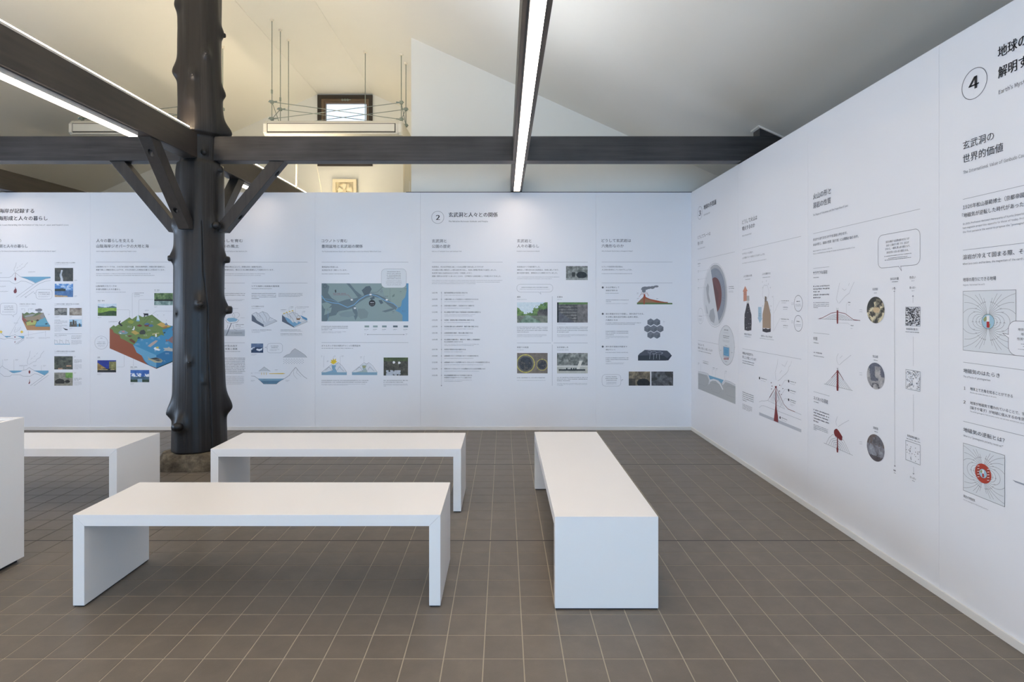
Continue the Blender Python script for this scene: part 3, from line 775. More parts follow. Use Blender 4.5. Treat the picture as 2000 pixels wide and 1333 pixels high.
# ---- small procedural pictures
def vnoise(nx, ny, sc, rg):
    gx, gy = int(nx / sc) + 3, int(ny / sc) + 3
    g = rg.rand(gy, gx); x, y = np.arange(nx) / sc, np.arange(ny) / sc
    ix, iy = x.astype(int), y.astype(int); fx, fy = x - ix, y - iy; fx = fx * fx * (3 - 2 * fx); fy = fy * fy * (3 - 2 * fy)
    A = g[iy][:, ix]; B = g[iy][:, ix + 1]; C_ = g[iy + 1][:, ix]; D = g[iy + 1][:, ix + 1]
    return (A * (1 - fx) + B * fx) * (1 - fy)[:, None] + (C_ * (1 - fx) + D * fx) * fy[:, None]
def paint(kind, nx, ny, seed):
    rg = np.random.RandomState(seed * 13 + len(kind) * 7 + 1)
    x, y = np.meshgrid((np.arange(nx) + .5) / nx, (np.arange(ny) + .5) / ny)
    n = vnoise(nx, ny, 6, rg) * .5 + vnoise(nx, ny, 3, rg) * .3 + vnoise(nx, ny, 1.5, rg) * .2
    m = vnoise(nx, ny, 9, rg)
    im = np.zeros((ny, nx, 3))
    def C(*c): return np.array(c) / 255.
    def fill(mask, a, b=None, w=None):
        a = C(*a); bb = C(*b) if b else a; ww = (n if w is None else w)[..., None]
        im[mask] = (a * (1 - ww) + bb * ww)[mask]
    al = np.ones_like(x, bool)
    if kind == 'waterfall':
        fill(al, (18, 22, 18), (96, 92, 72)); fill((abs(x - .36 - .03 * np.sin(y * 9)) < .03 + .05 * y) & (y > .15), (150, 160, 170), (236, 238, 242))
    elif kind == 'sea':
        fill(al, (70, 130, 200), (225, 235, 245), np.clip((n - .4) * 4 * (1 - y), 0, 1)); fill(y > .5, (40, 84, 140), (86, 134, 186))
        fill((y > .36 + .1 * np.abs(x - .25) + .06 * (m - .5)) & (y < .55) & (x < .58), (18, 30, 24), (40, 58, 40)); fill((y > .9 - .12 * (.5 - x)) & (x < .7), (150, 120, 84), (214, 186, 140))
    elif kind == 'rock':
        fill(al, (74, 74, 70), (176, 172, 164)); fill(abs(y - .35 - x * .5 + .2 * np.sin(x * 9)) < .04, (42, 42, 40), (70, 70, 66))
    elif kind == 'rockbrown':
        fill(al, (86, 76, 66), (206, 194, 178)); fill((m > .62), (60, 48, 44), (120, 96, 84))
    elif kind == 'stacks':
        fill(al, (150, 196, 222), (210, 226, 236)); fill(y > .62, (70, 130, 170), (120, 170, 200))
        for c, w_, h in ((.12, .1, .3), (.34, .13, .08), (.52, .08, .2), (.83, .06, .5)): fill((abs(x - c) < w_ * (.5 + y * .6)) & (y > h), (40, 38, 32), (120, 110, 92))
    elif kind == 'darkrock':
        fill(al, (30, 34, 28), (120, 124, 104)); fill((abs(y - .74) < .05) & (x > .66) & (x < .93), (190, 150, 120)); fill((abs(y - .95) < .04) & (x > .2) & (x < .45), (190, 150, 120))
    elif kind == 'cave':
        fill(al, (84, 84, 74), (190, 186, 172)); fill((x > .62) & (y < .4), (60, 110, 40), (150, 190, 100)); fill(((x - .3) ** 2 / .07 + (y - .7) ** 2 / .05 < 1), (24, 24, 22), (70, 68, 60)); fill(((x - .72) ** 2 / .02 + (y - .68) ** 2 / .012 < 1), (16, 16, 16), (50, 50, 46)); fill(y > .84, (110, 108, 96), (180, 176, 160))
    elif kind == 'fields':
        fill(al, (190, 210, 226), (232, 240, 246)); fill(y > .18 + .12 * np.abs(np.sin(x * 4)), (66, 96, 110), (110, 138, 140)); fill(y > .36, (110, 150, 40), (176, 206, 90)); fill(y > .66 + .18 * np.sin(x * 5 + 1) * .5, (22, 48, 18), (80, 116, 44))
    elif kind == 'creek':
        fill(al, (20, 50, 18), (170, 196, 130)); fill((y > .52) & (y < .64), (14, 20, 12), (40, 50, 30)); fill(y > .64, (60, 92, 88), (206, 222, 214))
    elif kind == 'dusk':
        fill(al, (16, 34, 120), (40, 72, 176)); fill((y > .2 + 1.0 * x), (110, 84, 40), (206, 176, 110)); fill((x > .62) & (y > .12), (90, 88, 48), (176, 170, 110)); fill(y > .68 + .6 * (x - .5) ** 2, (18, 20, 26), (60, 60, 60)); fill((abs(y - .78) < .03) & (m > .5), (230, 210, 150))
    elif kind == 'skyview':
        fill(al, (40, 84, 160), (90, 140, 210)); fill((y > .28) & (y < .55) & (n > .55), (210, 222, 236), (250, 250, 252)); fill(y > .55, (52, 84, 110), (96, 126, 140)); fill(y > .78, (30, 50, 40), (66, 90, 66)); fill((y > .74) & (abs(x - .5) < .12), (150, 180, 200))
    elif kind == 'waves':
        fill(al, (74, 96, 130), (130, 150, 180)); fill(y > .42, (28, 44, 72), (60, 84, 120)); fill((abs(y - .6 + .1 * np.sin(x * 7)) < .1) & (n > .42), (200, 212, 226), (240, 244, 250))
    elif kind == 'storks':
        fill(al, (44, 44, 36), (112, 108, 92)); fill((y < .2), (60, 74, 40), (104, 116, 74)); fill((y > .7) & (abs(x - .4) < .3) & (n > .4), (170, 178, 190), (206, 212, 220))
        for c in ((.42, .27), (.64, .3)): fill(((x - c[0]) / .05) ** 2 + ((y - c[1]) / .07) ** 2 < 1, (235, 235, 235))
        fill((abs(x - .66) < .015) & (abs(y - .45) < .1), (40, 30, 30))
    elif kind == 'oldcave':
        fill(al, (60, 64, 60), (206, 208, 204)); fill(((x - .72) / .24) ** 2 + ((y - .64) / .24) ** 2 < 1, (10, 12, 12), (50, 54, 52)); fill((abs(x - .35) < .08) & (abs(y - .6) < .16), (30, 34, 32), (70, 72, 70)); fill(y > .85, (120, 124, 120), (190, 192, 190))
    elif kind == 'canal':
        fill(al, (200, 218, 228), (226, 236, 240)); edge = np.abs(x - .30) * 1.1 + (n - .5) * .5
        fill((y > .62 - edge) & (y < .8), (38, 72, 28), (148, 178, 98)); fill((x > .66) & (y > .38 + (n - .5) * .3) & (y < .72), (40, 36, 34), (126, 120, 112))
        fill(y > .66, (84, 92, 78), (150, 152, 138)); fill((y > .64) & (np.abs(x - .34 - (y - .64) * .3) < .05 + (y - .64) * .9), (70, 98, 74), (176, 194, 180))
    elif kind == 'stonewall':
        fill(al, (60, 58, 56), (160, 156, 150)); fill((np.abs((y * 7) % 1 - .5) > .42), (48, 46, 46), (80, 78, 76)); fill(x > .66, (84, 80, 78), (170, 164, 160), n * .8); fill((y > .4 + x * 1.0), (70, 70, 76), (112, 112, 118)); fill((y < .1), (70, 110, 50), (120, 150, 90)); fill((x < .06), (20, 20, 20), (60, 60, 60))
    elif kind == 'bowls':
        fill(al, (104, 94, 84), (142, 130, 116))
        for c, r in (((.28, .52), .30), ((.82, .58), .19)):
            d = np.hypot(x - c[0], (y - c[1]) * ny / nx); fill(d < r, (178, 164, 70), (214, 202, 110)); fill(d < r * .9, (70, 66, 60), (130, 122, 112)); fill((d < r * .72) & (n > .35), (24, 24, 26), (80, 80, 84))
    elif kind == 'boat':
        fill(al, (58, 62, 58), (196, 198, 190)); fill(y > .68, (170, 172, 164), (208, 208, 198)); fill((y > .62) & (y < .7), (210, 210, 204)); fill((abs(y - .84) < .045) & (x > .05) & (x < .92), (34, 36, 36), (80, 80, 78)); fill((abs(x - .72 - .06 * np.sin(y * 5)) < .05) & (y > .38) & (y < .8), (224, 222, 212)); 
        for c in (.32, .46, .55, .62): fill((abs(x - c) < .02) & (abs(y - .78) < .05), (30, 30, 30))
    elif kind == 'cavewide':
        fill(al, (60, 52, 42), (186, 170, 140)); fill((((x - .68) / .3) ** 2 + ((y - .8) / .3) ** 2 < 1), (14, 12, 10), (44, 38, 34)); fill((x < .3) & (y > .5), (44, 40, 34), (96, 88, 74))
    elif kind == 'rockwall':
        fill(al, (44, 44, 46), (134, 134, 136)); fill(m > .7, (40, 38, 36), (80, 76, 72))
    elif kind == 'basalt':
        fill(al, (54, 52, 46), (222, 212, 178), np.clip((np.sin((x + y) * 14 + n * 7) * .5 + .5) * n * 2, 0, 1)); fill(((x - .55) / .2) ** 2 + ((y - .5) / .11) ** 2 < 1, (206, 182, 142)); fill((x < .45) & (y < .4) & (n > .4), (40, 42, 40), (70, 70, 64))
    elif kind == 'andesite':
        fill(al, (112, 112, 116), (214, 212, 210)); fill((m > .58) & (y < .7), (74, 78, 92), (120, 122, 134)); fill((np.hypot(x - .5, y - 1.0) > .2) & (np.hypot(x - .5, y - 1.0) < .25), (80, 80, 86))
    elif kind == 'rhyolite':
        fill(al, (64, 60, 62), (190, 196, 208)); fill((y < .4) & (n > .45), (84, 72, 68), (128, 116, 112)); fill(y > .8, (58, 52, 54), (110, 104, 106))
    return np.clip(im + (rg.rand(ny, nx, 1) - .5) * .06, 0, 1)

def smoke(c, x, y, sx, sy):
    """open steam plume drawn in thin lines, foot at (x, y)"""
    c.l([(x, y), (x - 4 * sx, y - 12 * sy), (x - 2 * sx, y - 30 * sy), (x + 4 * sx, y - 48 * sy), (x + 8 * sx, y - 80 * sy)], .4, LGREY)
    c.l([(x + 4 * sx, y), (x + 18 * sx, y - 14 * sy), (x + 30 * sx, y - 18 * sy), (x + 34 * sx, y - 30 * sy), (x + 48 * sx, y - 42 * sy), (x + 52 * sx, y - 60 * sy), (x + 64 * sx, y - 80 * sy)], .4, LGREY)
    for a, b in ((10, 30), (22, 44), (32, 60)): c.l([(x + a * sx, y - b * sy), (x + (a + 7) * sx, y - (b + 9) * sy)], .35, LGREY)
def label(c, x, y, w, h=3.4): c.g(x, y, x + w, 1, h=h * 1.15, col=INK); c.g(x, y + h * 2.4, x + w * .7, 1, h=h * .8, col=LGREY)
def blob(cx, cy, rx, ry, n, seed, k=.2):
    rg = random.Random(seed); return [(cx + rx * (1 + rg.uniform(-k, k)) * math.cos(i * 6.2832 / n), cy + ry * (1 + rg.uniform(-k, k)) * math.sin(i * 6.2832 / n)) for i in range(n)]

# ================= back wall, panel left of the first seam
CB = [Canvas('back', p) for p in back_panels]
c = CB[1]
c.view(0, 380, 5.553)
c.t('山陰海岸が記録する', -115, 180, 372, 46, bold=.012); c.t('日本海形成と人々の暮らし', -116, 260, 517, 46, bold=.012)
c.t("San'in Kaigan Coast Recording the Formation of the Sea of Japan and People's Lives", -108, 332, 746, 13, GREY)
c.t('地質を学ぼう', -230, 502, 15, 36); c.t('山陰海岸の地質と人々の暮らし', -235, 562, 302, 36)
c.t('Features, the Natural Environment, People\'s Lives, and the Formation of the Sea of Japan"', -60, 616, 608, 11, GREY)
c.view(0, 500, 4.761).part('printed_section_diagram')
c.p([(190, 195), (470, 195), (470, 206), (425, 213), (380, 230), (330, 253), (300, 236), (255, 218), (215, 203)], WATER)
c.l([(-120, 202), (85, 202), (110, 190), (130, 165), (143, 155), (160, 170), (190, 195), (255, 218), (330, 254)])
c.l([(-120, 235), (90, 235), (115, 252), (140, 262), (165, 252), (195, 235), (240, 238), (310, 268)])
c.l([(470, 207), (420, 216), (330, 255), (150, 385)]); c.l([(470, 230), (420, 238), (360, 262), (192, 385)])
c.l([(315, 330), (235, 387)]); c.l([(235, 376), (235, 387), (248, 386)])
smoke(c, 138, 146, 1.9, 1.05)
c.p([(143, 195), (150, 208), (153, 218), (148, 228), (143, 234), (138, 228), (133, 218), (136, 208)], RED); c.l([(144, 160), (144, 200)], .6, RED)
c.p([(142, 286), (146, 300), (155, 315), (157, 335), (148, 348), (134, 348), (127, 335), (130, 320), (140, 308)], RED)
c.rr(335, 312, 486, 402, 28, tail=[(338, 346), (316, 346), (337, 360)])
c.g(358, 341, 466, 2, 15, 8, INK, last=1); c.g(358, 374, 466, 2, 8, 4, LGREY, last=.8)
for x, y, w in ((2, 158, 18), (262, 149, 66), (2, 283, 52), (2, 330, 76)): label(c, x, y, w)
c.t('この時代の岩石が見られる場所', 510, 65, 700, 10); c.g(510, 81, 633, h=4, col=LGREY)
c.photo('waterfall', 510, 113, 680, 237, 1); c.photo('sea', 510, 260, 680, 383, 2)
for y in (226, 373): label(c, 692, y, 26)
c.rr(3, 440, 158, 548, 26, tail=[(110, 547), (127, 568), (129, 546)])
c.g(40, 468, 124, 3, 16, 7, INK, last=1); c.g(22, 517, 142, 2, 8, 4, LGREY, last=1)
c.t('大地が引っ張られて伸びた', 183, 449, 335, 11); c.g(183, 467, 271, h=4, col=LGREY)
c.part('printed_block_diagram')
c.p([(206, 530), (206, 592), (252, 692), (255, 660)], rgb(128, 62, 44)); c.p([(206, 592), (252, 692), (466, 692), (466, 648), (250, 648)], rgb(176, 128, 74))
c.p([(206, 530), (225, 540), (250, 524), (275, 536), (300, 526), (330, 536), (360, 526), (390, 530), (408, 540), (440, 610), (466, 648), (250, 648), (225, 590)], rgb(96, 112, 62))
c.p([(225, 560), (300, 540), (330, 545), (300, 562), (240, 572)], rgb(150, 148, 142)); c.p([(330, 560), (400, 528), (420, 570), (440, 610), (330, 600), (240, 600), (230, 575)], rgb(150, 132, 104))
c.p([(245, 620), (300, 600), (340, 605), (330, 640), (250, 648)], rgb(176, 178, 92))
c.p([(415, 570), (440, 610), (466, 648), (330, 648), (345, 610), (380, 590)], rgb(96, 164, 186)); c.p([(330, 648), (466, 648), (466, 660), (330, 660)], rgb(74, 140, 166))
c.p([(370, 560), (405, 528), (418, 570), (395, 590)], rgb(140, 138, 134))
c.p([(208, 585), (230, 580), (258, 612), (240, 612)], rgb(150, 70, 48)); c.p([(285, 610), (300, 600), (312, 612), (298, 622)], rgb(140, 70, 44)); c.p([(335, 598), (352, 590), (366, 600), (350, 610)], rgb(52, 46, 40))
c.p(blob(362, 505, 34, 13, 18, 3), rgb(122, 122, 126)); c.p([(350, 520), (380, 520), (372, 532), (356, 532)], rgb(122, 122, 126)); c.p([(415, 636), (432, 624), (448, 634), (432, 640)], rgb(44, 74, 84))
for x, y, w in ((198, 493, 16), (281, 493, 26), (448, 544, 16), (130, 624, 40), (244, 762, 76), (360, 762, 106)): label(c, x, y, w)
for q in ([(192, 560), (90, 740)], [(424, 700), (424, 750)], [(265, 700), (265, 750)], [(214, 493), (231, 493), (231, 520)], [(278, 493), (265, 493), (265, 520)], [(225, 742), (430, 706)]): c.l(q, .3, LGREY)
c.part('printed_section_diagram')
for sx in (10, 203): c.disc(sx, 708, 11, rgb(232, 200, 60)); c.l([(sx - 15, 708), (sx + 15, 708)], .8, rgb(232, 200, 60)); c.l([(sx, 694), (sx, 722)], .8, rgb(232, 200, 60))
c.p([(40, 746), (105, 746), (92, 756), (80, 754), (72, 760), (58, 760)], WATER); c.p([(160, 746), (224, 746), (224, 764), (212, 770), (190, 756)], WATER)
c.l([(0, 724), (14, 722), (40, 746), (60, 760), (80, 754), (110, 744), (130, 740), (140, 732), (150, 742), (190, 756), (212, 772)]); c.l([(0, 766), (40, 776), (70, 768), (110, 768), (140, 776), (190, 768), (204, 778)])
c.l([(224, 766), (146, 822)]); c.l([(224, 780), (162, 822)]); smoke(c, 138, 712, .9, .6); c.disc(140, 755, 6, RED); c.p([(140, 790), (143, 800), (140, 812), (136, 806)], RED)
c.t('この時代の地層・岩石が見られる場所', 508, 449, 737, 10); c.g(508, 464, 664, h=4, col=LGREY)
c.photo('rock', 508, 485, 623, 553, 3); c.photo('rockbrown', 646, 485, 761, 555, 4); c.photo('stacks', 646, 593, 761, 660, 5)
for x, y, w in ((508, 568, 46), (646, 568, 26), (646, 672, 30)): label(c, x, y, w)
c.g(508, 597, 560, h=5); c.g(508, 608, 628, 3, 11, 5, INK); c.g(508, 645, 628, 2, 8, 4, LGREY, last=1); c.g(508, 661, 575, 6, 8, 4, LGREY, last=.8)
c.p([(582, 668), (600, 676), (632, 684), (628, 692), (606, 690), (596, 680)], rgb(40, 40, 44)); c.l([(508, 726), (761, 726)])
c.g(508, 740, 622, h=6, col=INK); c.g(508, 752, 566, h=4, col=LGREY); c.g(664, 746, 760, 3, 12, 5, INK, last=.9); c.g(664, 788, 760, 6, 7, 4, LGREY)
for x in (508, 556, 614): c.l([(x, 820), (x, 780), (x + 12, 792), (x + 22, 786), (x + 26, 806), (x + 38, 816)], .4, LGREY)
c.box(508, 819, 652, 824, WATER)
c.l([(0, 1046), (22, 1024), (45, 1046), (70, 1056), (95, 1078), (118, 1090), (140, 1082), (170, 1080), (210, 1066), (245, 1060), (268, 1042), (276, 1040), (290, 1052), (330, 1072), (412, 1110)])
c.p([(85, 1068), (212, 1068), (190, 1080), (160, 1086), (128, 1092), (108, 1084)], WATER); c.p([(312, 1068), (452, 1068), (452, 1082), (415, 1112), (370, 1090)], WATER)
c.l([(0, 1090), (40, 1122), (92, 1122), (110, 1106), (190, 1106), (215, 1120), (280, 1122), (320, 1098), (350, 1100), (396, 1122)]); c.l([(452, 1086), (284, 1208)]); c.l([(452, 1110), (318, 1208)])
smoke(c, 264, 1012, 2.3, 1.6); c.p([(275, 1062), (284, 1078), (280, 1092), (275, 1098), (269, 1092), (266, 1078)], RED); c.p([(275, 1142), (278, 1162), (281, 1182), (270, 1194), (266, 1188), (274, 1170)], RED)
for x, y, w in ((40, 966, 36), (142, 966, 30), (180, 1020, 76), (310, 1020, 30), (402, 1020, 26)): label(c, x, y, w)
for x, y0, y1 in ((25, 966, 1020), (130, 966, 1066), (386, 1020, 1068), (222, 1030, 1066)): c.l([(x, y1), (x, y0)], .3, LGREY)
c.t('この時代の岩石が見られる場所', 508, 889, 697, 10); c.g(508, 905, 630, h=4, col=LGREY)
c.photo('darkrock', 506, 934, 676, 1057, 6); c.photo('cave', 506, 1086, 676, 1208, 7)
label(c, 690, 936, 16); c.g(690, 968, 760, 4, 9, 5, INK); c.g(690, 1012, 760, 6, 8, 4, LGREY); label(c, 690, 1087, 22); c.g(690, 1140, 760, 3, 9, 5, INK); c.g(690, 1172, 760, 5, 8, 4, LGREY)

# ================= geopark panel (left of and behind the post)
c = CB[2]
c.view(0, 380, 5.553)
c.t('人々の暮らしを支える', 1045, 502, 1447, 36); c.t('山陰海岸ジオパークの大地と海', 1045, 562, 1614, 36)
c.t("San'in Kaigan Geopark and the Sea Supporting People's Lives", 1045, 617, 1480, 11, GREY)
c.view(170, 500, 4.763)
c.l([(84, 58), (1060, 58)]); c.l([(84, 253), (1060, 253)])
c.t('山陰海岸ジオパークでは、さまざまな岩石や地層、多彩な海岸地形、内陸の滝や温泉など、', 85, 102, 728, 13)
c.t('貴重で美しい景観を見ることができ、それらを活かした特色ある暮らしが営まれています。', 85, 131, 725, 13)
c.g(85, 166, 592, h=5, col=GREY); c.g(85, 182, 628, h=5, col=GREY)
c.t('山陰海岸ジオパークの', 84, 282, 275, 15); c.t('多様な景観と人々の暮らし', 84, 312, 312, 15); c.t("Various Landscapes and People's Lives in the San'in Kaigan Geopark", 84, 337, 362, 6, GREY)
c.t('棚田・農地', 101, 418, 164, 10); c.g(101, 431, 126, h=4, col=LGREY); c.photo('fields', 101, 446, 275, 559, 8); label(c, 101, 573, 32)
c.t('滝・渓谷', 627, 319, 675, 10); c.g(627, 331, 670, h=4, col=LGREY); c.photo('creek', 626, 347, 799, 460, 9); label(c, 627, 474, 26)
c.t('温泉', 98, 945, 123, 10); c.g(98, 957, 125, h=4, col=LGREY); c.photo('dusk', 97, 972, 271, 1085, 10); label(c, 97, 1100, 34)
c.t('里地・里海', 405, 1036, 466, 10); c.g(405, 1050, 446, h=4, col=LGREY); c.photo('skyview', 405, 1063, 579, 1176, 11); label(c, 405, 1190, 34)
c.part('printed_landscape_diagram')
GR, GD = rgb(112, 136, 72), rgb(70, 92, 48)
for q in ([(275, 503), (390, 503), (397, 512), (397, 575)], [(430, 346), (421, 352), (421, 600)], [(620, 407), (490, 407), (483, 416), (483, 550)], [(280, 1034), (340, 1034), (347, 1024), (347, 770)], [(432, 1024), (432, 820)], [(200, 807), (292, 807)], [(1000, 515), (645, 515), (600, 550)], [(690, 920), (900, 1110)]): c.l(q, .3, LGREY)
c.p([(211, 675), (211, 860), (645, 1050), (1080, 860), (1080, 690), (700, 640), (480, 640)], rgb(52, 128, 170))
c.p([(211, 675), (240, 690), (250, 715), (305, 738), (312, 768), (352, 785), (420, 815), (440, 850), (500, 910), (530, 975), (570, 1018), (645, 1042), (645, 1051), (211, 861)], rgb(150, 80, 48))
c.p([(430, 830), (462, 900), (510, 930), (545, 985), (580, 1015), (645, 1043), (645, 925), (500, 860)], rgb(104, 166, 200))
c.p([(645, 925), (1080, 735), (1080, 862), (645, 1044)], rgb(38, 112, 160)); c.p([(645, 1044), (1080, 856), (1080, 868), (645, 1052)], rgb(30, 62, 60))
c.p([(430, 830), (500, 780), (600, 760), (720, 720), (760, 680), (800, 660), (900, 700), (1080, 735), (645, 925)], rgb(64, 142, 184))
c.p([(211, 675), (248, 645), (265, 658), (395, 573), (420, 590), (476, 550), (515, 570), (560, 560), (605, 548), (700, 620), (790, 660), (700, 690), (720, 745), (690, 735), (650, 760), (600, 745), (575, 770), (520, 775), (480, 760), (462, 800), (432, 830), (352, 785), (312, 768), (305, 738), (250, 715), (240, 690)], GR)
for q in ([(265, 658), (330, 690), (360, 720)], [(395, 573), (430, 620), (400, 660)], [(605, 548), (560, 600), (520, 640)], [(605, 548), (650, 600), (690, 640)], [(476, 550), (450, 600)], [(560, 560), (530, 600)], [(540, 720), (600, 700), (650, 710)], [(360, 640), (420, 660), (480, 690)]): c.l(q, .5, GD)
c.p([(650, 640), (690, 618), (780, 658), (720, 672), (690, 660)], rgb(206, 168, 88)); c.p([(408, 710), (440, 692), (490, 720), (450, 736)], rgb(196, 164, 84))
c.p([(460, 650), (490, 636), (518, 652), (490, 662)], rgb(112, 60, 40)); c.p([(376, 610), (410, 596), (440, 612), (420, 634), (388, 626)], rgb(150, 160, 66))
c.p([(466, 555), (480, 552), (490, 602), (460, 606)], rgb(214, 230, 236)); c.p([(456, 598), (494, 598), (486, 610), (462, 610)], rgb(120, 176, 200))
c.p([(522, 534), (536, 536), (570, 536), (572, 548), (566, 570), (562, 556), (540, 556), (536, 570), (530, 570), (530, 548)], rgb(38, 38, 42))
c.p([(290, 628), (300, 610), (316, 602), (306, 622), (322, 640), (334, 650), (318, 656), (300, 640)], rgb(36, 36, 38))
c.p([(417, 688), (432, 676), (436, 656), (442, 656), (444, 680), (438, 694)], rgb(238, 238, 240)); c.p([(438, 688), (446, 680), (442, 698)], rgb(40, 40, 40))
c.p([(532, 638), (556, 624), (582, 630), (582, 656), (548, 660), (534, 652)], rgb(110, 60, 48)); c.p([(530, 640), (556, 622), (584, 632), (562, 644)], rgb(70, 108, 150)); c.p([(572, 644), (600, 636), (622, 650), (600, 664), (578, 660)], rgb(76, 110, 146))
c.p([(290, 716), (310, 696), (350, 694), (384, 714), (366, 730), (312, 730)], rgb(122, 152, 160)); c.p([(322, 700), (346, 698), (352, 712), (330, 712)], rgb(206, 130, 130)); c.p([(296, 722), (316, 716), (320, 728)], rgb(226, 230, 232))
c.p([(486, 718), (500, 694), (530, 688), (546, 708), (540, 730), (496, 732)], rgb(58, 64, 56)); c.p([(390, 780), (412, 770), (452, 800), (440, 816), (410, 800)], rgb(110, 66, 40)); c.p([(374, 746), (400, 740), (422, 746), (400, 756)], rgb(110, 52, 40))
c.p([(466, 768), (482, 752), (498, 766), (482, 774)], rgb(56, 72, 84)); c.p([(634, 728), (646, 716), (650, 752), (636, 756)], rgb(236, 236, 236)); c.p([(606, 726), (670, 716), (672, 722), (608, 734)], rgb(206, 190, 140))
c.p([(720, 640), (738, 622), (752, 640), (736, 650)], rgb(120, 140, 158)); c.p([(700, 664), (740, 654), (752, 664), (712, 674)], rgb(176, 110, 62)); c.p([(706, 716), (726, 708), (732, 718), (716, 724)], rgb(40, 60, 62))
c.p([(564, 840), (600, 810), (640, 786), (660, 790), (640, 812), (590, 850)], rgb(190, 170, 160)); c.p([(620, 860), (634, 850), (684, 874), (672, 884), (632, 876)], rgb(238, 238, 238)); c.p([(636, 850), (664, 844), (670, 860), (650, 864)], rgb(206, 190, 96))
c.p([(708, 858), (750, 856), (764, 846), (772, 858), (830, 872), (790, 890), (744, 884), (712, 884), (724, 870)], rgb(186, 184, 176)); c.p([(730, 776), (756, 782), (790, 750), (836, 748), (880, 770), (880, 800), (836, 822), (790, 812), (754, 792), (736, 800)], rgb(140, 108, 108))
c.p([(790, 690), (800, 660), (850, 676), (880, 720), (820, 720)], rgb(120, 96, 130))
c.p([(562, 934), (584, 956), (640, 946), (690, 960), (706, 978), (690, 994), (630, 994), (588, 970), (562, 972), (574, 958)], rgb(176, 170, 140)); c.p([(584, 956), (640, 946), (700, 968), (660, 964), (620, 966)], rgb(44, 52, 58)); c.p([(620, 968), (664, 966), (700, 978), (660, 982)], rgb(60, 74, 84))
for x, y, w in ((358, 742, 18), (376, 656, 40), (596, 612, 18), (560, 688, 30), (528, 738, 30), (596, 764, 22), (656, 764, 22), (500, 780, 20), (548, 812, 16), (730, 812, 26), (626, 882, 16), (728, 906, 34), (714, 976, 16), (450, 820, 36)):
    c.g(x, y, x + w, h=5, col=rgb(226, 232, 236)); c.g(x, y + 10, x + w * 1.2, h=3, col=rgb(190, 206, 214))
c.ring(133, 808, 61); c.g(124, 767, 143, h=6, col=INK); c.g(90, 803, 176, 2, 15, 6, INK, center=True, last=1); c.g(102, 834, 164, 2, 9, 4, LGREY, last=1)
for x, y, w in ((202, 612, 82), (540, 506, 36), (655, 550, 8), (708, 550, 18), (735, 598, 8), (808, 596, 20)): label(c, x, y, w)
c.g(438, 346, 530, 2, 12, 6, INK); c.g(438, 370, 526, 2, 10, 4, LGREY)

# ================= climate panel (right of and behind the post)
c = CB[3]
c.view(420, 440, 3.92)
c.t('人々の暮らしを育む', -82, 120, 213, 23); c.t('山陰海岸特有の風土', -112, 162, 184, 23); c.t('Unique Natural Features that Nurture Life', 30, 201, 246, 8, GREY)
c.l([(-130, 284), (708, 284)]); c.l([(-130, 444), (228, 444)]); c.l([(282, 444), (708, 444)]); c.l([(-130, 902), (228, 902)])
c.t('日本海特有の風土によって、多様な文化・産業が生まれ、', 40, 320, 362, 11); c.t('それらは地域を支え、育むとともに観光資源として活用されています。', 20, 343, 452, 11)
c.g(20, 373, 382, h=4, col=GREY); c.g(20, 385, 350, h=4, col=GREY)
c.t('リアス海岸と北前船の風待港', 281, 468, 492, 12); c.g(281, 487, 436, h=5, col=GREY)
c.t('温泉の仕組', 20, 468, 72, 12); c.g(60, 486, 82, h=5, col=GREY)
c.g(60, 524, 230, 3, 13, 6, INK, last=.15); c.g(60, 570, 225, 2, 9, 4, LGREY, last=.9)
c.g(281, 524, 468, 4, 13, 6, INK, last=.3); c.g(486, 523, 670, 4, 8, 4, GREY, last=.9)
c.t('リアス海岸のでき方', 281, 623, 375, 10); c.g(281, 638, 350, h=4, col=LGREY); c.t('温泉の構造', 60, 623, 128, 10); c.g(60, 638, 178, h=4, col=LGREY)
c.part('printed_coast_diagram')
SL, DKB = rgb(186, 192, 200), rgb(96, 104, 120)
def ria(x, y, water):
    c.p([(x, y), (x, y + 50), (x + 92, y + 96), (x + 195, y + 52), (x + 180, y + 38), (x + 140, y + 50), (x + 60, y + 8)], rgb(208, 212, 218))
    c.p([(x, y), (x + 22, y + 18), (x + 40, y + 46), (x + 92, y + 78), (x + 92, y + 97), (x, y + 50)], DKB)
    if water: c.p([(x + 20, y + 16), (x + 60, y + 30), (x + 118, y + 46), (x + 150, y + 60), (x + 92, y + 90), (x + 40, y + 52)], rgb(124, 172, 206)); c.p([(x + 140, y + 2), (x + 192, y + 26), (x + 194, y + 44), (x + 160, y + 30)], rgb(96, 150, 190))
    c.p([(x + 2, y), (x + 34, y - 18), (x + 52, y - 6), (x + 82, y - 22), (x + 120, y - 8), (x + 140, y + 22), (x + 166, y + 30), (x + 150, y + 52), (x + 130, y + 40), (x + 116, y + 66), (x + 96, y + 52), (x + 84, y + 60), (x + 60, y + 34), (x + 30, y + 14)], rgb(222, 225, 230))
    for q in ([(2, 0), (34, -18), (60, 4), (84, 34), (92, 60)], [(52, -6), (82, -22), (120, -8), (140, 22), (128, 48)], [(60, 4), (66, 30)], [(84, -20), (112, 24), (118, 60)], [(36, -16), (50, 20)], [(140, 22), (195, 52)], [(92, 96), (195, 52)]): c.l([(x + a, y + b) for a, b in q], .4, GREY)
ria(281, 684, False); ria(513, 688, True)
c.p([(620, 716), (654, 712), (648, 726), (628, 726)], rgb(150, 112, 70)); c.ring(641, 706, 14, .4, GREY)
for a in ((528, 676), (548, 668), (570, 662), (592, 656)): c.p([(a[0] - 8, a[1] - 2), (a[0] + 4, a[1] - 4), (a[0] + 10, a[1] + 4), (a[0] - 2, a[1] + 4)], rgb(230, 196, 60))
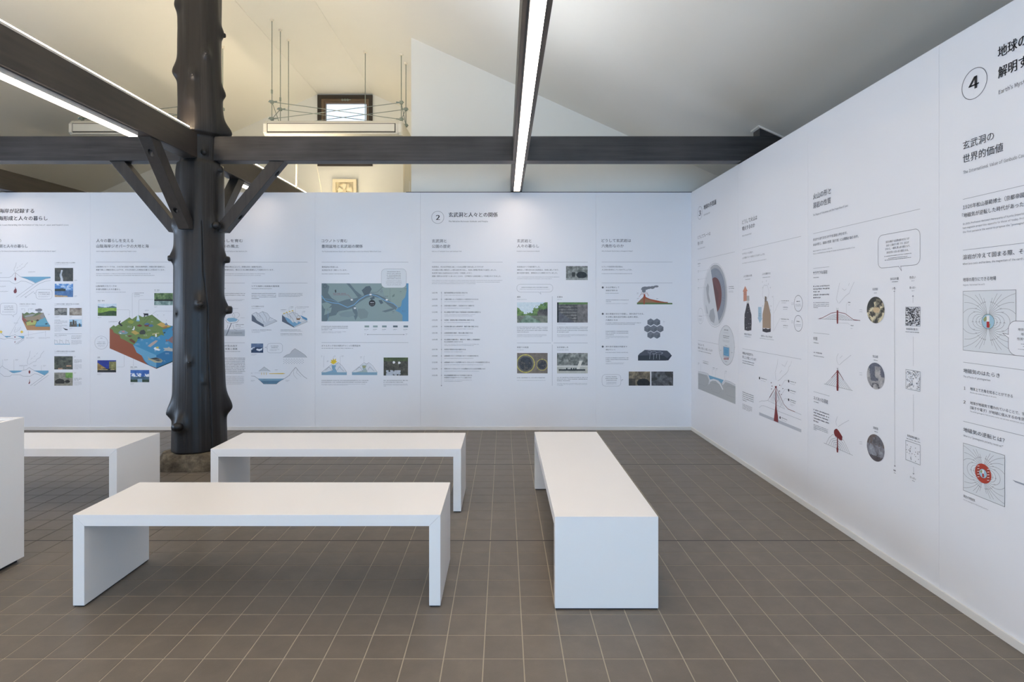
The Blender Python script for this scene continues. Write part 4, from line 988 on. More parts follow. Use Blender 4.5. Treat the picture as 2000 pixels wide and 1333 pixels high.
c.l([(568, 655), (568, 630), (574, 628)], .3, LGREY); c.l([(616, 690), (616, 632), (624, 628)], .3, LGREY); c.l([(668, 690), (668, 664), (676, 662)], .3, LGREY)
for x, y, w in ((577, 627, 22), (628, 627, 92), (503, 649, 44), (677, 661, 14)): label(c, x, y, w, 4)
c.g(281, 803, 432, h=6, col=INK); c.g(281, 813, 390, 2, 9, 4, LGREY); c.g(503, 803, 656, h=6, col=INK); c.g(503, 813, 670, h=4, col=LGREY); c.g(503, 834, 666, h=6, col=INK); c.g(503, 845, 670, h=4, col=LGREY)
c.part('printed_hot_spring_diagram')
c.box(60, 812, 228, 850, rgb(176, 184, 192)); c.box(60, 800, 228, 812, rgb(192, 198, 206))
for q in (blob(110, 690, 40, 34, 14, 5), blob(160, 690, 26, 22, 12, 6)): c.l(q, .4, LGREY, True)
c.p([(88, 725), (100, 712), (140, 710), (176, 722), (160, 738), (110, 742)], rgb(130, 178, 208)); c.l([(80, 725), (96, 748), (130, 752), (170, 744), (184, 724)], .5, GREY)
c.p([(122, 752), (128, 752), (90, 846), (84, 846)], rgb(100, 108, 122)); c.l([(196, 710), (228, 710)], .4, LGREY); c.l([(84, 796), (96, 784), (98, 764)], .4, GREY); c.l([(168, 808), (146, 796), (138, 766)], .4, GREY)
c.g(158, 762, 222, 2, 12, 6, INK); c.g(158, 786, 222, 2, 8, 4, LGREY); c.g(124, 827, 208, h=6, col=INK); c.g(124, 838, 216, h=4, col=LGREY)
c.t('日本海が生み出す', 20, 925, 172, 13); c.t('気候・気象と恩恵', 20, 949, 172, 13); c.g(60, 968, 198, h=5, col=GREY)
c.g(60, 1019, 230, 10, 12.7, 6, INK, last=.9); c.g(60, 1160, 222, 8, 8.4, 4, LGREY, last=.9)
c.photo('waves', 277, 907, 369, 978, 12); label(c, 277, 989, 42); c.rr(400, 906, 517, 979, 22, tail=[(402, 934), (382, 936), (402, 944)])
c.g(425, 926, 488, 2, 13, 6, INK, center=True, last=1); c.g(420, 952, 492, 2, 9, 4, LGREY, last=.7)
c.part('printed_weather_diagram')
c.p([(522, 1014), (545, 996), (575, 985), (590, 962), (612, 946), (640, 962), (660, 975), (690, 996), (704, 1014)], rgb(196, 200, 206)); c.l([(522, 1014), (545, 996), (575, 985), (590, 962), (612, 946), (640, 962), (660, 975), (690, 996), (704, 1014)], .4, GREY)
for r in range(5):
    for k in range(8): c.disc(527 + k * 20 + (10 if r % 2 else 0), 1027 + r * 8, 2.6, rgb(150, 156, 166), 6)
c.p([(334, 1120), (355, 1104), (376, 1086), (396, 1100), (424, 1120)], rgb(206, 210, 214)); c.l([(334, 1120), (355, 1104), (376, 1086), (396, 1100), (424, 1120)], .4, GREY)
for x in (357, 375, 393): c.l([(x, 1146), (x, 1130)], 1.0, rgb(226, 196, 90))
c.p([(415, 1136), (520, 1134), (541, 1137), (520, 1141), (415, 1140)], rgb(226, 190, 50))
c.p([(328, 1176), (535, 1176), (510, 1186), (490, 1200), (470, 1217), (372, 1217), (350, 1196)], rgb(130, 168, 190)); c.p([(346, 1192), (500, 1192), (470, 1217), (372, 1217)], rgb(92, 130, 156))
c.l([(278, 1156), (304, 1158), (328, 1176), (350, 1196), (372, 1217), (470, 1217), (490, 1200), (535, 1174), (570, 1150), (590, 1120), (618, 1088), (650, 1130), (680, 1160), (704, 1176)], .5, GREY)
for q in ([(618, 1088), (600, 1120), (604, 1150), (630, 1180)], [(618, 1088), (632, 1110), (622, 1130), (660, 1160)], [(300, 1132), (410, 1132)]): c.l(q, .35, LGREY)
for x, y, w in ((276, 1132, 16), (458, 1108, 22), (276, 1190, 28), (541, 1190, 28), (368, 1183, 30), (368, 1204, 46)): label(c, x, y, w, 3)

# ================= stork and basin panel
c = CB[4]
c.view(610, 440, 3.919)
c.t('コウノトリ育む', 71, 121, 268, 24); c.t('豊岡盆地と玄武岩の関係', 71, 163, 386, 24); c.t('The Relationship Between Basalt and Toyooka Basin in which the Oriental White Stork Lives', 73, 202, 526, 8, GREY)
c.l([(71, 284), (735, 284)]); c.l([(71, 900), (735, 900)])
c.t('豊岡盆地の形成には、', 73, 321, 200, 11); c.t('玄武岩が大きく関わっています。', 73, 345, 266, 11); c.g(73, 374, 284, h=5, col=GREY)
c.part('printed_basin_map')
c.box(71, 446, 736, 737, rgb(140, 160, 160))
c.p([(520, 446), (736, 446), (720, 520), (690, 600), (690, 640), (640, 650), (590, 610), (560, 560), (540, 500)], rgb(146, 166, 160))
c.p([(718, 446), (736, 446), (736, 737), (690, 737), (690, 690), (670, 670), (636, 655), (655, 635), (680, 620), (686, 580), (712, 550), (722, 500)], rgb(92, 150, 190))
D1 = rgb(104, 122, 128)
c.p([(71, 446), (105, 446), (130, 470), (120, 520), (150, 560), (200, 590), (260, 570), (330, 560), (390, 540), (440, 520), (500, 530), (560, 560), (620, 600), (650, 625), (640, 650), (590, 620), (520, 560), (450, 545), (410, 560), (360, 590), (320, 620), (300, 640), (260, 650), (200, 660), (180, 690), (130, 700), (110, 737), (71, 737)], D1)
c.p([(260, 446), (285, 446), (330, 500), (380, 540), (350, 556), (300, 490)], D1); c.p([(378, 500), (410, 470), (440, 465), (455, 490), (440, 520), (400, 540)], rgb(84, 100, 108)); c.p([(300, 610), (330, 620), (345, 660), (350, 690), (330, 730), (316, 690)], D1); c.p([(440, 560), (470, 545), (480, 560), (452, 575)], rgb(80, 96, 104)); c.p([(506, 576), (530, 574), (544, 596), (524, 606)], rgb(84, 100, 108))
c.p([(530, 660), (600, 640), (648, 632), (610, 655), (560, 668)], D1); c.p([(200, 680), (260, 660), (310, 660), (330, 690), (280, 706), (220, 700)], rgb(130, 150, 152)); c.p([(350, 640), (400, 640), (430, 670), (420, 710), (370, 720), (345, 690)], rgb(128, 146, 146))
c.p([(71, 600), (110, 590), (150, 610), (120, 640), (90, 640)], rgb(140, 160, 158)); c.p([(100, 640), (150, 630), (140, 670), (90, 690)], rgb(140, 160, 158)); c.p([(612, 540), (630, 526), (628, 546), (612, 552)], rgb(110, 130, 126))
RV = rgb(120, 168, 204)
c.l([(71, 540), (100, 580), (150, 595), (200, 600), (270, 630), (320, 610), (360, 570), (410, 540), (450, 530), (500, 545), (560, 580), (620, 600), (655, 630)], 1.6, RV); c.l([(71, 560), (140, 570), (200, 590)], .6, RV); c.l([(120, 660), (120, 737)], .5, RV)
c.disc(458, 598, 25, rgb(30, 32, 36)); c.g(444, 593, 472, h=8, col=WHITE); c.g(442, 606, 474, 2, 7, 3, LGREY, last=1)
c.t('円山川下流域・周辺水田', 160, 525, 256, 9, rgb(150, 50, 50)); c.l([(160, 535), (275, 535), (300, 566)], .4, rgb(150, 50, 50)); c.l([(452, 516), (496, 514), (540, 472)], .4, INK)
for a in ((302, 572), (326, 636), (446, 532), (570, 572)): c.box(a[0] - 8, a[1] - 6, a[0] + 8, a[1] + 6, rgb(232, 232, 230))
c.ring(97, 468, 12, .4, INK); c.p([(172, 498), (182, 494), (184, 512), (176, 520)], rgb(60, 62, 60))
for i in range(26):
    q = [(330 + i * 5, 550 - i), (460 + i * 5.4, 540 + i * 1.4)][i % 2]; c.disc(q[0], q[1] - 6, 1.6, INK, 5)
for i in range(16): c.disc(596 - (i % 3), 486 + i * 6, 1.5, INK, 5)
for x, y, w in ((290, 588, 16), (524, 498, 12), (704, 488, 18), (670, 508, 12), (686, 657, 28), (546, 545, 34), (108, 644, 22), (190, 660, 20), (106, 720, 14), (612, 662, 16), (656, 632, 20), (572, 598, 28), (520, 510, 20)): c.g(x, y, x + w, h=6, col=INK); c.g(x, y + 10, x + w, h=3, col=GREY)
c.rr(529, 335, 719, 480, 32, fill=rgb(226, 230, 234))
c.g(566, 358, 682, 5, 13, 6, INK, center=True, last=1); c.g(562, 423, 686, 6, 7.6, 4, LGREY, center=True, last=1)
c.g(71, 776, 273, 3, 12.5, 6, INK, last=.4); c.g(71, 816, 258, 2, 8, 4, LGREY, last=.8)
for x, q in ((400, (140, 160, 156)), (465, (146, 168, 166)), (534, (132, 154, 154)), (618, (88, 104, 112)), (698, (110, 128, 134))):
    c.box(x, 769, x + 35, 783, rgb(*q)); label(c, x, 798, 30, 4)
c.l([(420, 838), (704, 838)], .5, GREY); c.p([(418, 838), (426, 834), (426, 842)], GREY); c.p([(706, 838), (698, 834), (698, 842)], GREY); label(c, 400, 834, 10); label(c, 713, 834, 14)
c.t('ボトルネック状の地形がつくった豊岡盆地', 71, 924, 368, 12); c.g(71, 943, 314, h=5, col=GREY)
c.part('printed_mountain_diagram')
for x in (71, 304):
    c.box(x, 1127, x + 193, 1148, rgb(132, 168, 190))
    c.p([(x, 1127), (x + 92, 1058), (x + 128, 1058), (x + 193, 1127)], rgb(220, 224, 230)); c.p([(x + 76, 1072), (x + 112, 1072), (x + 104, 1096), (x + 120, 1127), (x + 30, 1127), (x + 84, 1112)], rgb(132, 172, 198) if x < 200 else rgb(168, 186, 186))
    for q in ([(0, 1127), (60, 1080), (92, 1052), (112, 1066), (128, 1052), (160, 1080), (193, 1127)], [(30, 1112), (56, 1086), (70, 1100), (84, 1120)], [(120, 1112), (136, 1084), (150, 1100), (170, 1120)], [(92, 1080), (84, 1100)], [(104, 1100), (116, 1118)]): c.l([(x + a, b) for a, b in q], .4, GREY)
c.p([(162, 1066), (136, 1050), (148, 1046), (142, 1030), (156, 1036), (160, 1018), (168, 1034), (182, 1020), (180, 1040), (190, 1046), (178, 1056)], rgb(232, 200, 40)); c.p([(380, 1078), (412, 1078), (404, 1094), (390, 1094)], rgb(164, 166, 120))
for x, y, w in ((70, 1002, 6), (170, 1002, 8), (226, 1002, 14), (112, 1040, 14), (367, 1010, 14)): label(c, x, y, w)
for x in (88, 162, 214, 396): c.l([(x, 1090 if x in (88, 214) else 1050), (x, 1008), (x + 6, 1002)], .3, LGREY)
c.photo('storks', 546, 1014, 733, 1152, 13)
c.g(71, 1190, 430, 2, 13, 6, INK, last=.97); c.g(71, 1217, 406, 2, 8, 4, LGREY, last=.6); c.g(546, 1190, 733, 2, 13, 6, INK, last=.8); c.g(546, 1217, 730, 3, 8, 4, LGREY, last=.1)

# ================= section 2: history panel
c = CB[5]
c.view(820, 390, 3.416)
c.ring(119.5, 119, 41, .5, GREY); c.t('2', 107, 120, 134, 32, bold=.03)
c.t('玄武洞と人々との関係', 192, 102, 520, 30, bold=.014); c.t('The Relation Between Genbudo and People', 192, 146, 454, 9, INK)
c.t('玄武洞と', 81, 277, 178, 21); c.t('公園の歴史', 81, 313, 204, 21); c.t('History of Genbudo Caves and Genbudo Park', 81, 346, 279, 7, GREY)
c.l([(81, 418), (552, 418)])
for i, s_ in enumerate(('玄武洞は、約160万年前に起こった火山活動で流れ出したマグマが', '冷え固まる際に規則正しい割れ目を作り出し、柱状に節理が形成され誕生しました。', '玄武洞で採れる岩石は大きさが均一で利用しやすく、', '運搬に便利な川が近くにあったことから、江戸時代には採石場として利用されてきました。')):
    c.t(s_, 81, 450 + i * 20.7, (424, 512, 352, 542)[i], 9.5)
c.g(81, 540, 550, 2, 11, 4.4, LGREY, last=.965); c.g(81, 562, 373, h=4.4, col=LGREY)
rows = [('1807', '儒学者柴野栗山が玄武洞と命名する', 623, 318), ('1884', '小藤文次郎によって玄武岩という岩石名がつけられる', 666, 390), ('1925', '北但大震災の影響で、玄武洞が大きく崩落する', 709, 362), ('1929', '松山基範が世界で初めて地球磁場の逆転現象を提唱する', 752, 405), ('1931', '玄武洞・青龍洞が国の天然記念物に指定される', 805, 362), ('1955', '玄武洞公園を含む山陰海岸が、国定公園に指定される', 848, 390), ('1963', '山陰海岸国定公園が、国立公園に指定される', 891, 352), ('1964', '松山基範の功績を称え、現在から一番新しい逆磁極期が', 935, 402), ('2007', '玄武岩が豊岡市の石に指定される', 1001, 306), ('2008', '山陰海岸ジオパークが日本ジオパークの認定を受ける', 1044, 390), ('2010', '山陰海岸ジオパークが世界ジオパークネットワークの加盟認定を受ける', 1087, 465), ('2015', '世界ジオパークネットワークの活動がユネスコの正式事業となる', 1130, 436), ('2020', '松山逆磁極期が終わる77万年前から始まる', 1174, 348)]
for yr, s_, y, x1 in rows:
    c.t(yr + '年', 81, y, 118, 9); c.t(s_, 163, y, x1, 8.6, bold=.008); c.disc(144, y, 2.6, GREY, 8)
    two = yr in ('1929',); c.g(163, y + 16, 163 + (x1 - 163) * .86, 2 if two else 1, 9, 4, LGREY, last=.9) if yr not in ('1964', '2020') else None
c.t('松山逆磁極期と名付けられる', 163, 950, 286, 8.6); c.g(163, 966, 394, 2, 9, 4, LGREY, last=.85); c.t('地質時代の名前がチバニアンと決定される', 163, 1189, 344, 8.6); c.g(163, 1205, 346, 2, 9, 4, LGREY, last=.65)
c.l([(144, 612), (144, 1242)], .3, HAIR); c.p([(140, 1240), (148, 1240), (144, 1247)], GREY)

# ================= basalt in daily life
c = CB[6]
c.view(990, 440, 3.922)
c.t('玄武岩と', 78, 121, 188, 24); c.t('人々の暮らし', 78, 161, 246, 24); c.t("People's Lives Connected to Basalt", 76, 200, 252, 8, GREY)
c.l([(78, 284), (620, 284)])
for i, s_ in enumerate(('玄武岩はかつて採石場でした。', '規則正しく割れ目のある玄武岩は、石材に適しており、', '家の石垣や庭石、漬物石などに使用されていました。')): c.t(s_, 78, 320 + i * 23.5, (256, 398, 388)[i], 11)
c.g(78, 398, 404, h=5, col=LGREY); c.g(78, 411, 344, h=5, col=LGREY); c.photo('oldcave', 453, 314, 619, 421, 14)
c.rr(76, 453, 352, 513, 28, tail=[(243, 512), (261, 530), (256, 512)]); c.g(112, 477, 316, h=6, col=INK); c.g(100, 491, 326, h=4, col=LGREY)
c.t('護岸', 78, 551, 104, 12); c.g(78, 570, 152, h=5, col=LGREY); c.t('石積み', 384, 551, 427, 12); c.g(384, 570, 420, h=5, col=LGREY)
c.photo('canal', 78, 592, 312, 748, 15); c.photo('stonewall', 384, 592, 619, 747, 16); c.g(384, 758, 452, h=4, col=LGREY)
c.g(78, 782, 312, 4, 12.6, 6, INK, last=.38); c.g(78, 839, 304, 3, 8, 4, LGREY, last=.85); c.g(384, 782, 619, 4, 12.6, 6, INK, last=.38); c.g(384, 839, 615, 3, 8, 4, LGREY, last=.45)
c.l([(78, 904), (338, 904)]); c.l([(359, 904), (619, 904)]); c.l([(348, 546), (348, 892)]); c.l([(348, 916), (348, 1230)])
c.t('家庭での利用', 78, 937, 165, 12); c.g(78, 957, 128, h=5, col=LGREY); c.t('玄武洞渡し舟', 384, 937, 470, 12); c.g(384, 957, 472, h=5, col=LGREY)
c.photo('bowls', 78, 980, 312, 1136, 17); c.photo('boat', 384, 980, 619, 1136, 18)
c.g(78, 1170, 294, h=6, col=INK); c.g(78, 1190, 296, h=4, col=LGREY); c.g(384, 1168, 619, 3, 12.6, 6, INK, last=.42); c.g(384, 1213, 614, 3, 8, 4, LGREY, last=.2)

# ================= why hexagonal
c = CB[7]
c.view(1155, 440, 3.921)
c.t('どうして玄武岩は', 78, 119, 304, 24); c.t('六角形なのか', 78, 160, 248, 24); c.t('Why do Basalt Rocks Have a Hexagonal Shape?', 80, 199, 318, 8, GREY)
c.l([(79, 283), (621, 283)]); c.l([(79, 443), (621, 443)])
c.t('どうして玄武洞の玄武岩は、', 80, 319, 242, 11); c.t('人工的な形状をしているのでしょうか。', 80, 342, 312, 11); c.g(80, 372, 312, h=5, col=GREY)
for y, nn in ((478, '1'), (680, '2'), (931, '3')): c.disc(87, y, 7.5, INK, 24); c.t(nn, 84.5, y, 89.5, 7, WHITE)
c.t('火山が噴火して', 110, 477, 213, 12); c.t('溶岩が流れる', 110, 501, 200, 12); c.g(110, 522, 210, h=5, col=GREY); c.g(112, 574, 285, 2, 12, 6, INK, last=.22); c.g(112, 601, 278, h=4, col=LGREY)
c.part('printed_volcano_diagram')
c.p([(349, 597), (403, 545), (450, 566), (585, 594), (585, 600), (349, 600)], rgb(150, 114, 84)); c.p([(349, 594), (620, 596), (620, 607), (349, 607)], rgb(92, 118, 66))
c.p([(398, 548), (403, 528), (412, 532), (416, 552), (440, 564), (490, 576), (540, 588), (586, 590), (584, 597), (500, 592), (450, 574), (410, 560), (408, 608), (400, 608)], rgb(168, 76, 44))
for q in ([(403, 530), (385, 520), (372, 540)], [(404, 528), (396, 510), (380, 516)], [(406, 528), (416, 514), (430, 520), (436, 546)], [(406, 528), (424, 524), (440, 540)], [(404, 530), (380, 530), (364, 552)]): c.l(q, .4, rgb(168, 90, 64))
for a in ((400, 488, 18, 16), (414, 484, 22, 14), (440, 480, 18, 10), (466, 478, 20, 11), (496, 470, 18, 8), (402, 504, 14, 14)): c.p(blob(*a, 14, int(a[0]), .12), rgb(128, 130, 136))
for x, y, w in ((349, 521, 12), (349, 562, 14), (498, 563, 14)): label(c, x, y, w)
c.part('printed_hexagon_diagram')
c.t('岩の表面が冷えて収縮し、割れ目ができる。', 110, 680, 402, 12); c.t('その際に割れ目が均質に出来た場合、', 110, 704, 360, 12); c.t('六角形になる', 110, 728, 200, 12)
c.g(110, 749, 380, h=5, col=GREY); c.g(110, 760, 332, h=5, col=GREY); c.g(110, 814, 284, 3, 13, 6, INK, last=.35); c.g(110, 853, 284, 3, 8, 4, LGREY, last=.15)
for cx, cy in ((454, 744), (502, 744), (430, 794), (478, 794), (527, 794), (454, 842), (502, 842)):
    hx = [(cx + 28 * math.sin(k * math.pi / 3), cy - 28 * math.cos(k * math.pi / 3)) for k in range(6)]
    c.p([(cx, cy)] + [hx[5], hx[0], hx[1]], rgb(122, 126, 134)); c.p([(cx, cy), hx[1], hx[2], hx[3]], rgb(104, 108, 116)); c.p([(cx, cy), hx[3], hx[4], hx[5]], rgb(114, 118, 126)); c.l(hx, .35, rgb(148, 152, 160), True)
    for k in (1, 3, 5): c.l([(cx, cy), hx[k]], .3, rgb(140, 144, 150))
label(c, 551, 738, 14)
c.t('割れ目が溶岩の内部まで', 110, 931, 274, 12); c.t('伸びていく', 110, 955, 183, 12); c.g(110, 976, 280, h=5, col=GREY); c.g(110, 1017, 284, 3, 13, 6, INK, last=.25); c.g(110, 1056, 250, 2, 8, 4, LGREY, last=.95)
c.p([(357, 1000), (368, 985), (396, 966), (408, 956), (470, 958), (580, 962), (598, 978), (616, 1000), (590, 1036), (566, 1038), (357, 1038)], rgb(52, 54, 62)); c.p([(368, 986), (400, 965), (408, 957), (470, 959), (580, 962), (598, 980), (610, 996), (580, 1020), (556, 1000), (520, 996), (357, 1000)], rgb(78, 82, 92))
for q in ([(430, 966), (450, 962), (462, 970), (450, 980), (432, 978)], [(462, 970), (486, 966), (500, 976), (488, 986), (466, 984)], [(500, 976), (526, 970), (548, 980), (530, 990)], [(450, 980), (446, 1026)], [(478, 986), (476, 1030)], [(500, 988), (498, 1020)], [(520, 990), (522, 1030)]): c.l(q, .5, rgb(190, 194, 202))
c.rr(82, 1145, 226, 1234, 26, tail=[(225, 1190), (243, 1181), (226, 1198)]); c.g(106, 1162, 202, 3, 13.5, 6, INK, center=True, last=1); c.g(112, 1203, 196, 3, 7, 4, LGREY, center=True, last=1)
c.photo('cavewide', 286, 1122, 450, 1230, 19); c.photo('rockwall', 459, 1122, 626, 1230, 20)

# ================= right wall
CR = [Canvas('right', p) for p in right_panels]
c = CR[0]
c.view(1345, 370, 5.333)
c.ring(118, 246, 66, .5, GREY); c.t('3', 107, 253, 129, 52, bold=.03)
c.t('地球の不思議', 158, 192, 288, 47, bold=.014); c.t("Earth's Mysteries", 160, 269, 223, 14, INK)
c.t('どうしてプレートは', 97, 504, 227, 35); c.t('動くのか', 97, 567, 152, 35); c.t('How do Plates Move?', 97, 622, 173, 12, GREY)
c.l([(97, 740), (482, 652)])
c.g(97, 778, 124, h=12, col=INK); c.g(97, 803, 120, h=7, col=LGREY)
c.part('printed_earth_diagram')
c.view(0, 0, 1)
def px(c, k, pts): return [(1345 + x / 5.333, 370 + y / 5.333) for x, y in pts]
eu, ev = c.uv(1396, 577); ER = .30
def ec(k, f0=0, f1=360, n=40): return [(eu + ER * k * math.cos(math.radians(f0 + (f1 - f0) * i / n)), ev + ER * k * math.sin(math.radians(f0 + (f1 - f0) * i / n))) for i in range(n + 1)]
c.lu(ec(1), .5 * U, LGREY); c.pu(ec(.96), rgb(214, 217, 221))
def wedge(k, col): c.pu(ec(k, -68, 112), col)
wedge(.96, rgb(176, 180, 184)); wedge(.85, rgb(140, 148, 162)); wedge(.56, rgb(112, 62, 58)); c.pu([(eu + (u - eu) * .55, ev + (v - ev) * .55) for u, v in [ec(1, -68, -68, 1)[0], ec(.62, 8, 8, 1)[0], ec(1, 112, 112, 1)[0]]], rgb(98, 54, 50))
for a0, a1, k0, k1 in ((-40, -14, .6, .8), (-8, 20, .6, .8), (26, 54, .6, .8), (60, 88, .6, .8)):
    c.lu(ec(k1, a0, a1, 8) + ec(k0, a1, a0, 8), .35 * U, rgb(96, 104, 120), True)
for q in ([(-.78, .25), (-.62, .42), (-.5, .3), (-.54, .05), (-.4, -.2), (-.5, -.3), (-.66, -.1)], [(-.4, -.5), (-.1, -.42), (.05, -.7), (-.05, -.92), (-.35, -.85), (-.5, -.7)], [(-.8, -.3), (-.72, -.4), (-.6, -.62), (-.7, -.6)]):
    c.pu([(eu + a * ER * .96, ev + b * ER * .96) for a, b in q], rgb(168, 172, 178))
c.view(1345, 370, 5.333)
for x, y, x2, y2 in ((97, 853, 210, 838), (97, 940, 195, 926), (97, 1028, 190, 1020)): c.g(x, y, x + 12, h=9, col=INK); c.g(x, y + 15, x + 10, h=5, col=LGREY); c.l([(x + 14, y), (x2, y2)], .3, LGREY)
c.g(418, 1016, 470, 2, 20, 10, INK, last=1.1); c.g(418, 1062, 468, 2, 11, 6, LGREY, last=1); c.l([(370, 1022), (412, 1020)], .3, LGREY)
c.ring(125, 1320, 82); c.g(106, 1322, 142, 1, 10, 8, INK); c.g(106, 1345, 140, 3, 11, 5, LGREY, center=True, last=1); c.l([(148, 1316), (215, 1318)], .3, LGREY)
c.view(1345, 610, 4.9375)
c.l([(92, 273), (450, 341)])
c.ring(364, 320, 190, .5, GREY, rgb(218, 221, 225)); c.g(345, 171, 380, h=16, col=INK); c.g(340, 197, 384, h=6, col=LGREY); c.g(332, 228, 392, 2, 17, 11, INK, center=True, last=1); c.g(328, 270, 396, 2, 12, 6, LGREY, center=True, last=1)
c.box(332, 326, 396, 430, rgb(188, 194, 202)); c.box(338, 336, 390, 416, rgb(86, 150, 190)); c.frame(346, 350, 382, 402, .4, rgb(160, 196, 220))
for x in (345, 357, 370, 382): c.p([(x - 4, 460), (x - 4, 446), (x, 432), (x + 4, 446), (x + 4, 460)], rgb(150, 62, 56))
for x in (320, 408): c.l([(x, 310), (x, 455)], .3, LGREY)
c.g(350, 320, 376, h=6, col=INK); c.g(350, 474, 376, h=7, col=INK); c.g(305, 368, 316, h=7, col=INK); c.g(412, 390, 424, h=7, col=INK)
c.t('「沈みこみ」でも', 92, 310, 150, 20); c.t('循環により同じことが起こっています', 92, 343, 230, 20); c.g(92, 372, 218, h=9, col=GREY)
c.part('printed_plate_diagram')
c.p([(93, 584), (150, 592), (185, 606), (200, 640), (196, 680), (230, 650), (270, 650), (300, 670), (318, 690), (330, 680), (350, 664), (400, 680), (452, 712), (452, 888), (93, 740)], rgb(172, 176, 178))
c.p([(93, 572), (150, 580), (190, 596), (212, 640), (205, 690), (190, 700), (200, 660), (180, 610), (93, 586)], rgb(214, 217, 221)); c.p([(212, 660), (230, 646), (270, 650), (305, 680), (336, 745), (328, 752), (300, 700), (262, 664), (230, 662), (206, 676)], rgb(222, 224, 228)); c.p([(322, 692), (350, 656), (400, 670), (452, 700), (452, 716), (400, 690), (356, 674), (330, 706)], rgb(214, 217, 221))
c.p([(192, 608), (340, 656), (318, 690), (290, 660), (240, 644), (208, 652)], WATER)
for q in ([(93, 572), (150, 580), (190, 596), (212, 640)], [(322, 692), (350, 656), (400, 670), (452, 700)], [(93, 600), (160, 616), (182, 650), (180, 700), (160, 714), (93, 690)], [(220, 680), (300, 700), (312, 760), (290, 784), (230, 764), (216, 730)], [(452, 732), (380, 710), (360, 730), (358, 780)], [(360, 796), (452, 830)], [(264, 690), (264, 760)], [(118, 500), (118, 576)], [(230, 545), (230, 600)], [(262, 550), (262, 640)], [(350, 570), (350, 640)]): c.l(q, .4, HAIR)
for x, y, w in ((92, 490, 12), (140, 470, 52), (234, 535, 20), (266, 545, 12), (356, 570, 12)): label(c, x, y, w, 6)
c.g(140, 488, 190, h=8, col=INK)

c = CR[1]
c.view(1345, 370, 5.333)
c.t('どうして火山は', 560, 345, 715, 43); c.t('噴火するのか', 560, 413, 692, 43); c.t('Why do Volcanoes Erupt?', 560, 487, 657, 14, GREY)
c.l([(560, 632), (1172, 490)])
c.t('マグマをコーラに見立て、', 560, 676, 675, 19); c.t('ふたを閉めてコーラを振るとどうなるでしょうか。', 560, 719, 795, 19); c.t('What will happen if you imagine the magma to be a bottle of cola and shake it?', 560, 772, 812, 9, GREY)
c.t('ふたを閉めた状態', 573, 908, 661, 20); c.g(592, 941, 642, h=8, col=GREY); c.t('ふたを開けると', 768, 884, 855, 21); c.g(773, 920, 852, h=8, col=GREY)
c.part('printed_bottle_diagram')
c.view(0, 0, 1)
c.p([(1452.3, 589), (1452.3, 570), (1450.8, 570), (1455.6, 559), (1460.3, 569), (1458.6, 569), (1458.6, 588)], rgb(196, 136, 112)); c.g(1454, 571.5, 1457.4, h=1.8, col=INK); c.g(1453.6, 575, 1457.8, h=1.2, col=INK)
c.p([(1458.6, 578), (1463.6, 578), (1463.8, 588), (1458.4, 588)], rgb(180, 180, 178)); c.p([(1458.8, 589), (1463, 589), (1463.4, 593), (1458.2, 593)], rgb(206, 206, 206))
c.p([(1459, 593), (1462.8, 593), (1465.4, 606), (1467.8, 615), (1468.2, 630), (1467.6, 645.4), (1461, 646.6), (1454.3, 645), (1454, 630), (1454.4, 614), (1457, 603)], rgb(52, 48, 54))
rg = random.Random(5)
for i in range(14): c.disc(1456 + rg.random() * 10, 600 + rg.random() * 44, .55 + rg.random() * .4, rgb(206, 206, 210), 10)
c.p([(1481, 600), (1487.4, 600), (1487.6, 622), (1489.2, 622), (1484.3, 631.5), (1479.8, 620.4), (1481.2, 620.6)], rgb(164, 194, 212)); c.g(1482.4, 613.5, 1486.4, h=1.8, col=INK); c.g(1482, 617, 1487, h=1.2, col=INK)
c.p([(1494, 579), (1497.4, 580), (1497.6, 592), (1493.6, 592)], rgb(108, 98, 86)); c.p([(1493.8, 590), (1499, 588), (1500.4, 592), (1503.6, 606), (1505.6, 615), (1505.6, 642), (1489.6, 641), (1489.6, 614), (1492, 602)], rgb(160, 138, 116))
c.p([(1489.6, 641), (1492, 643), (1496, 641.5), (1500, 643.4), (1505.6, 641.6), (1505.4, 648.5), (1497, 650), (1489.6, 647.6)], rgb(52, 48, 54))
c.l(blob(1496, 572, 6.5, 15, 16, 9, .22), .4, LGREY, True)
for a in ((1489.6, 551), (1497, 549), (1501, 555), (1490, 562), (1505, 562), (1509, 580), (1506, 598), (1490, 598), (1505, 606)): c.ring(a[0], a[1], 1.1, .3, LGREY)
c.l([(1511, 578), (1511, 648)], .35, LGREY); c.l([(1512, 612), (1523, 588)], .3, LGREY); c.l([(1512, 646), (1524, 622)], .3, LGREY)
for y in (588, 623.5): c.g(1525.5, y, 1541, h=2, col=INK); c.g(1526, y + 4, 1536, h=1.2, col=LGREY); c.g(1530, y + 12.6, 1539, h=2, col=INK); c.g(1530, y + 16.4, 1538, h=1.2, col=LGREY); c.l([(1546, y + 4), (1549.5, y + 4.3)], .3, GREY); c.l([(1546, y + 7), (1549.5, y + 7.3)], .3, GREY)
for y in (593, 632): c.ring(1559.3, y, 15.6, .5, GREY); c.g(1556, y - 4, 1562.5, h=2.4, col=INK); c.g(1554, y + 2, 1564.5, 2, 2.8, 1.3, LGREY, last=1)
c.view(1345, 610, 4.9375)
c.t('噴火せず溜まる', 538, 211, 607, 15); c.g(541, 234, 602, h=7, col=LGREY); c.t('泡が膨らみ、勢いよく噴き出す', 700, 229, 808, 16); c.g(686, 251, 824, h=7, col=LGREY)
c.l([(521, 352), (1088, 455)])
c.t('神鍋山や玄武洞でも', 521, 394, 622, 24); c.t('同じことが起こっています', 521, 432, 652, 24); c.g(521, 468, 634, h=9, col=GREY); c.g(521, 488, 628, h=9, col=GREY)
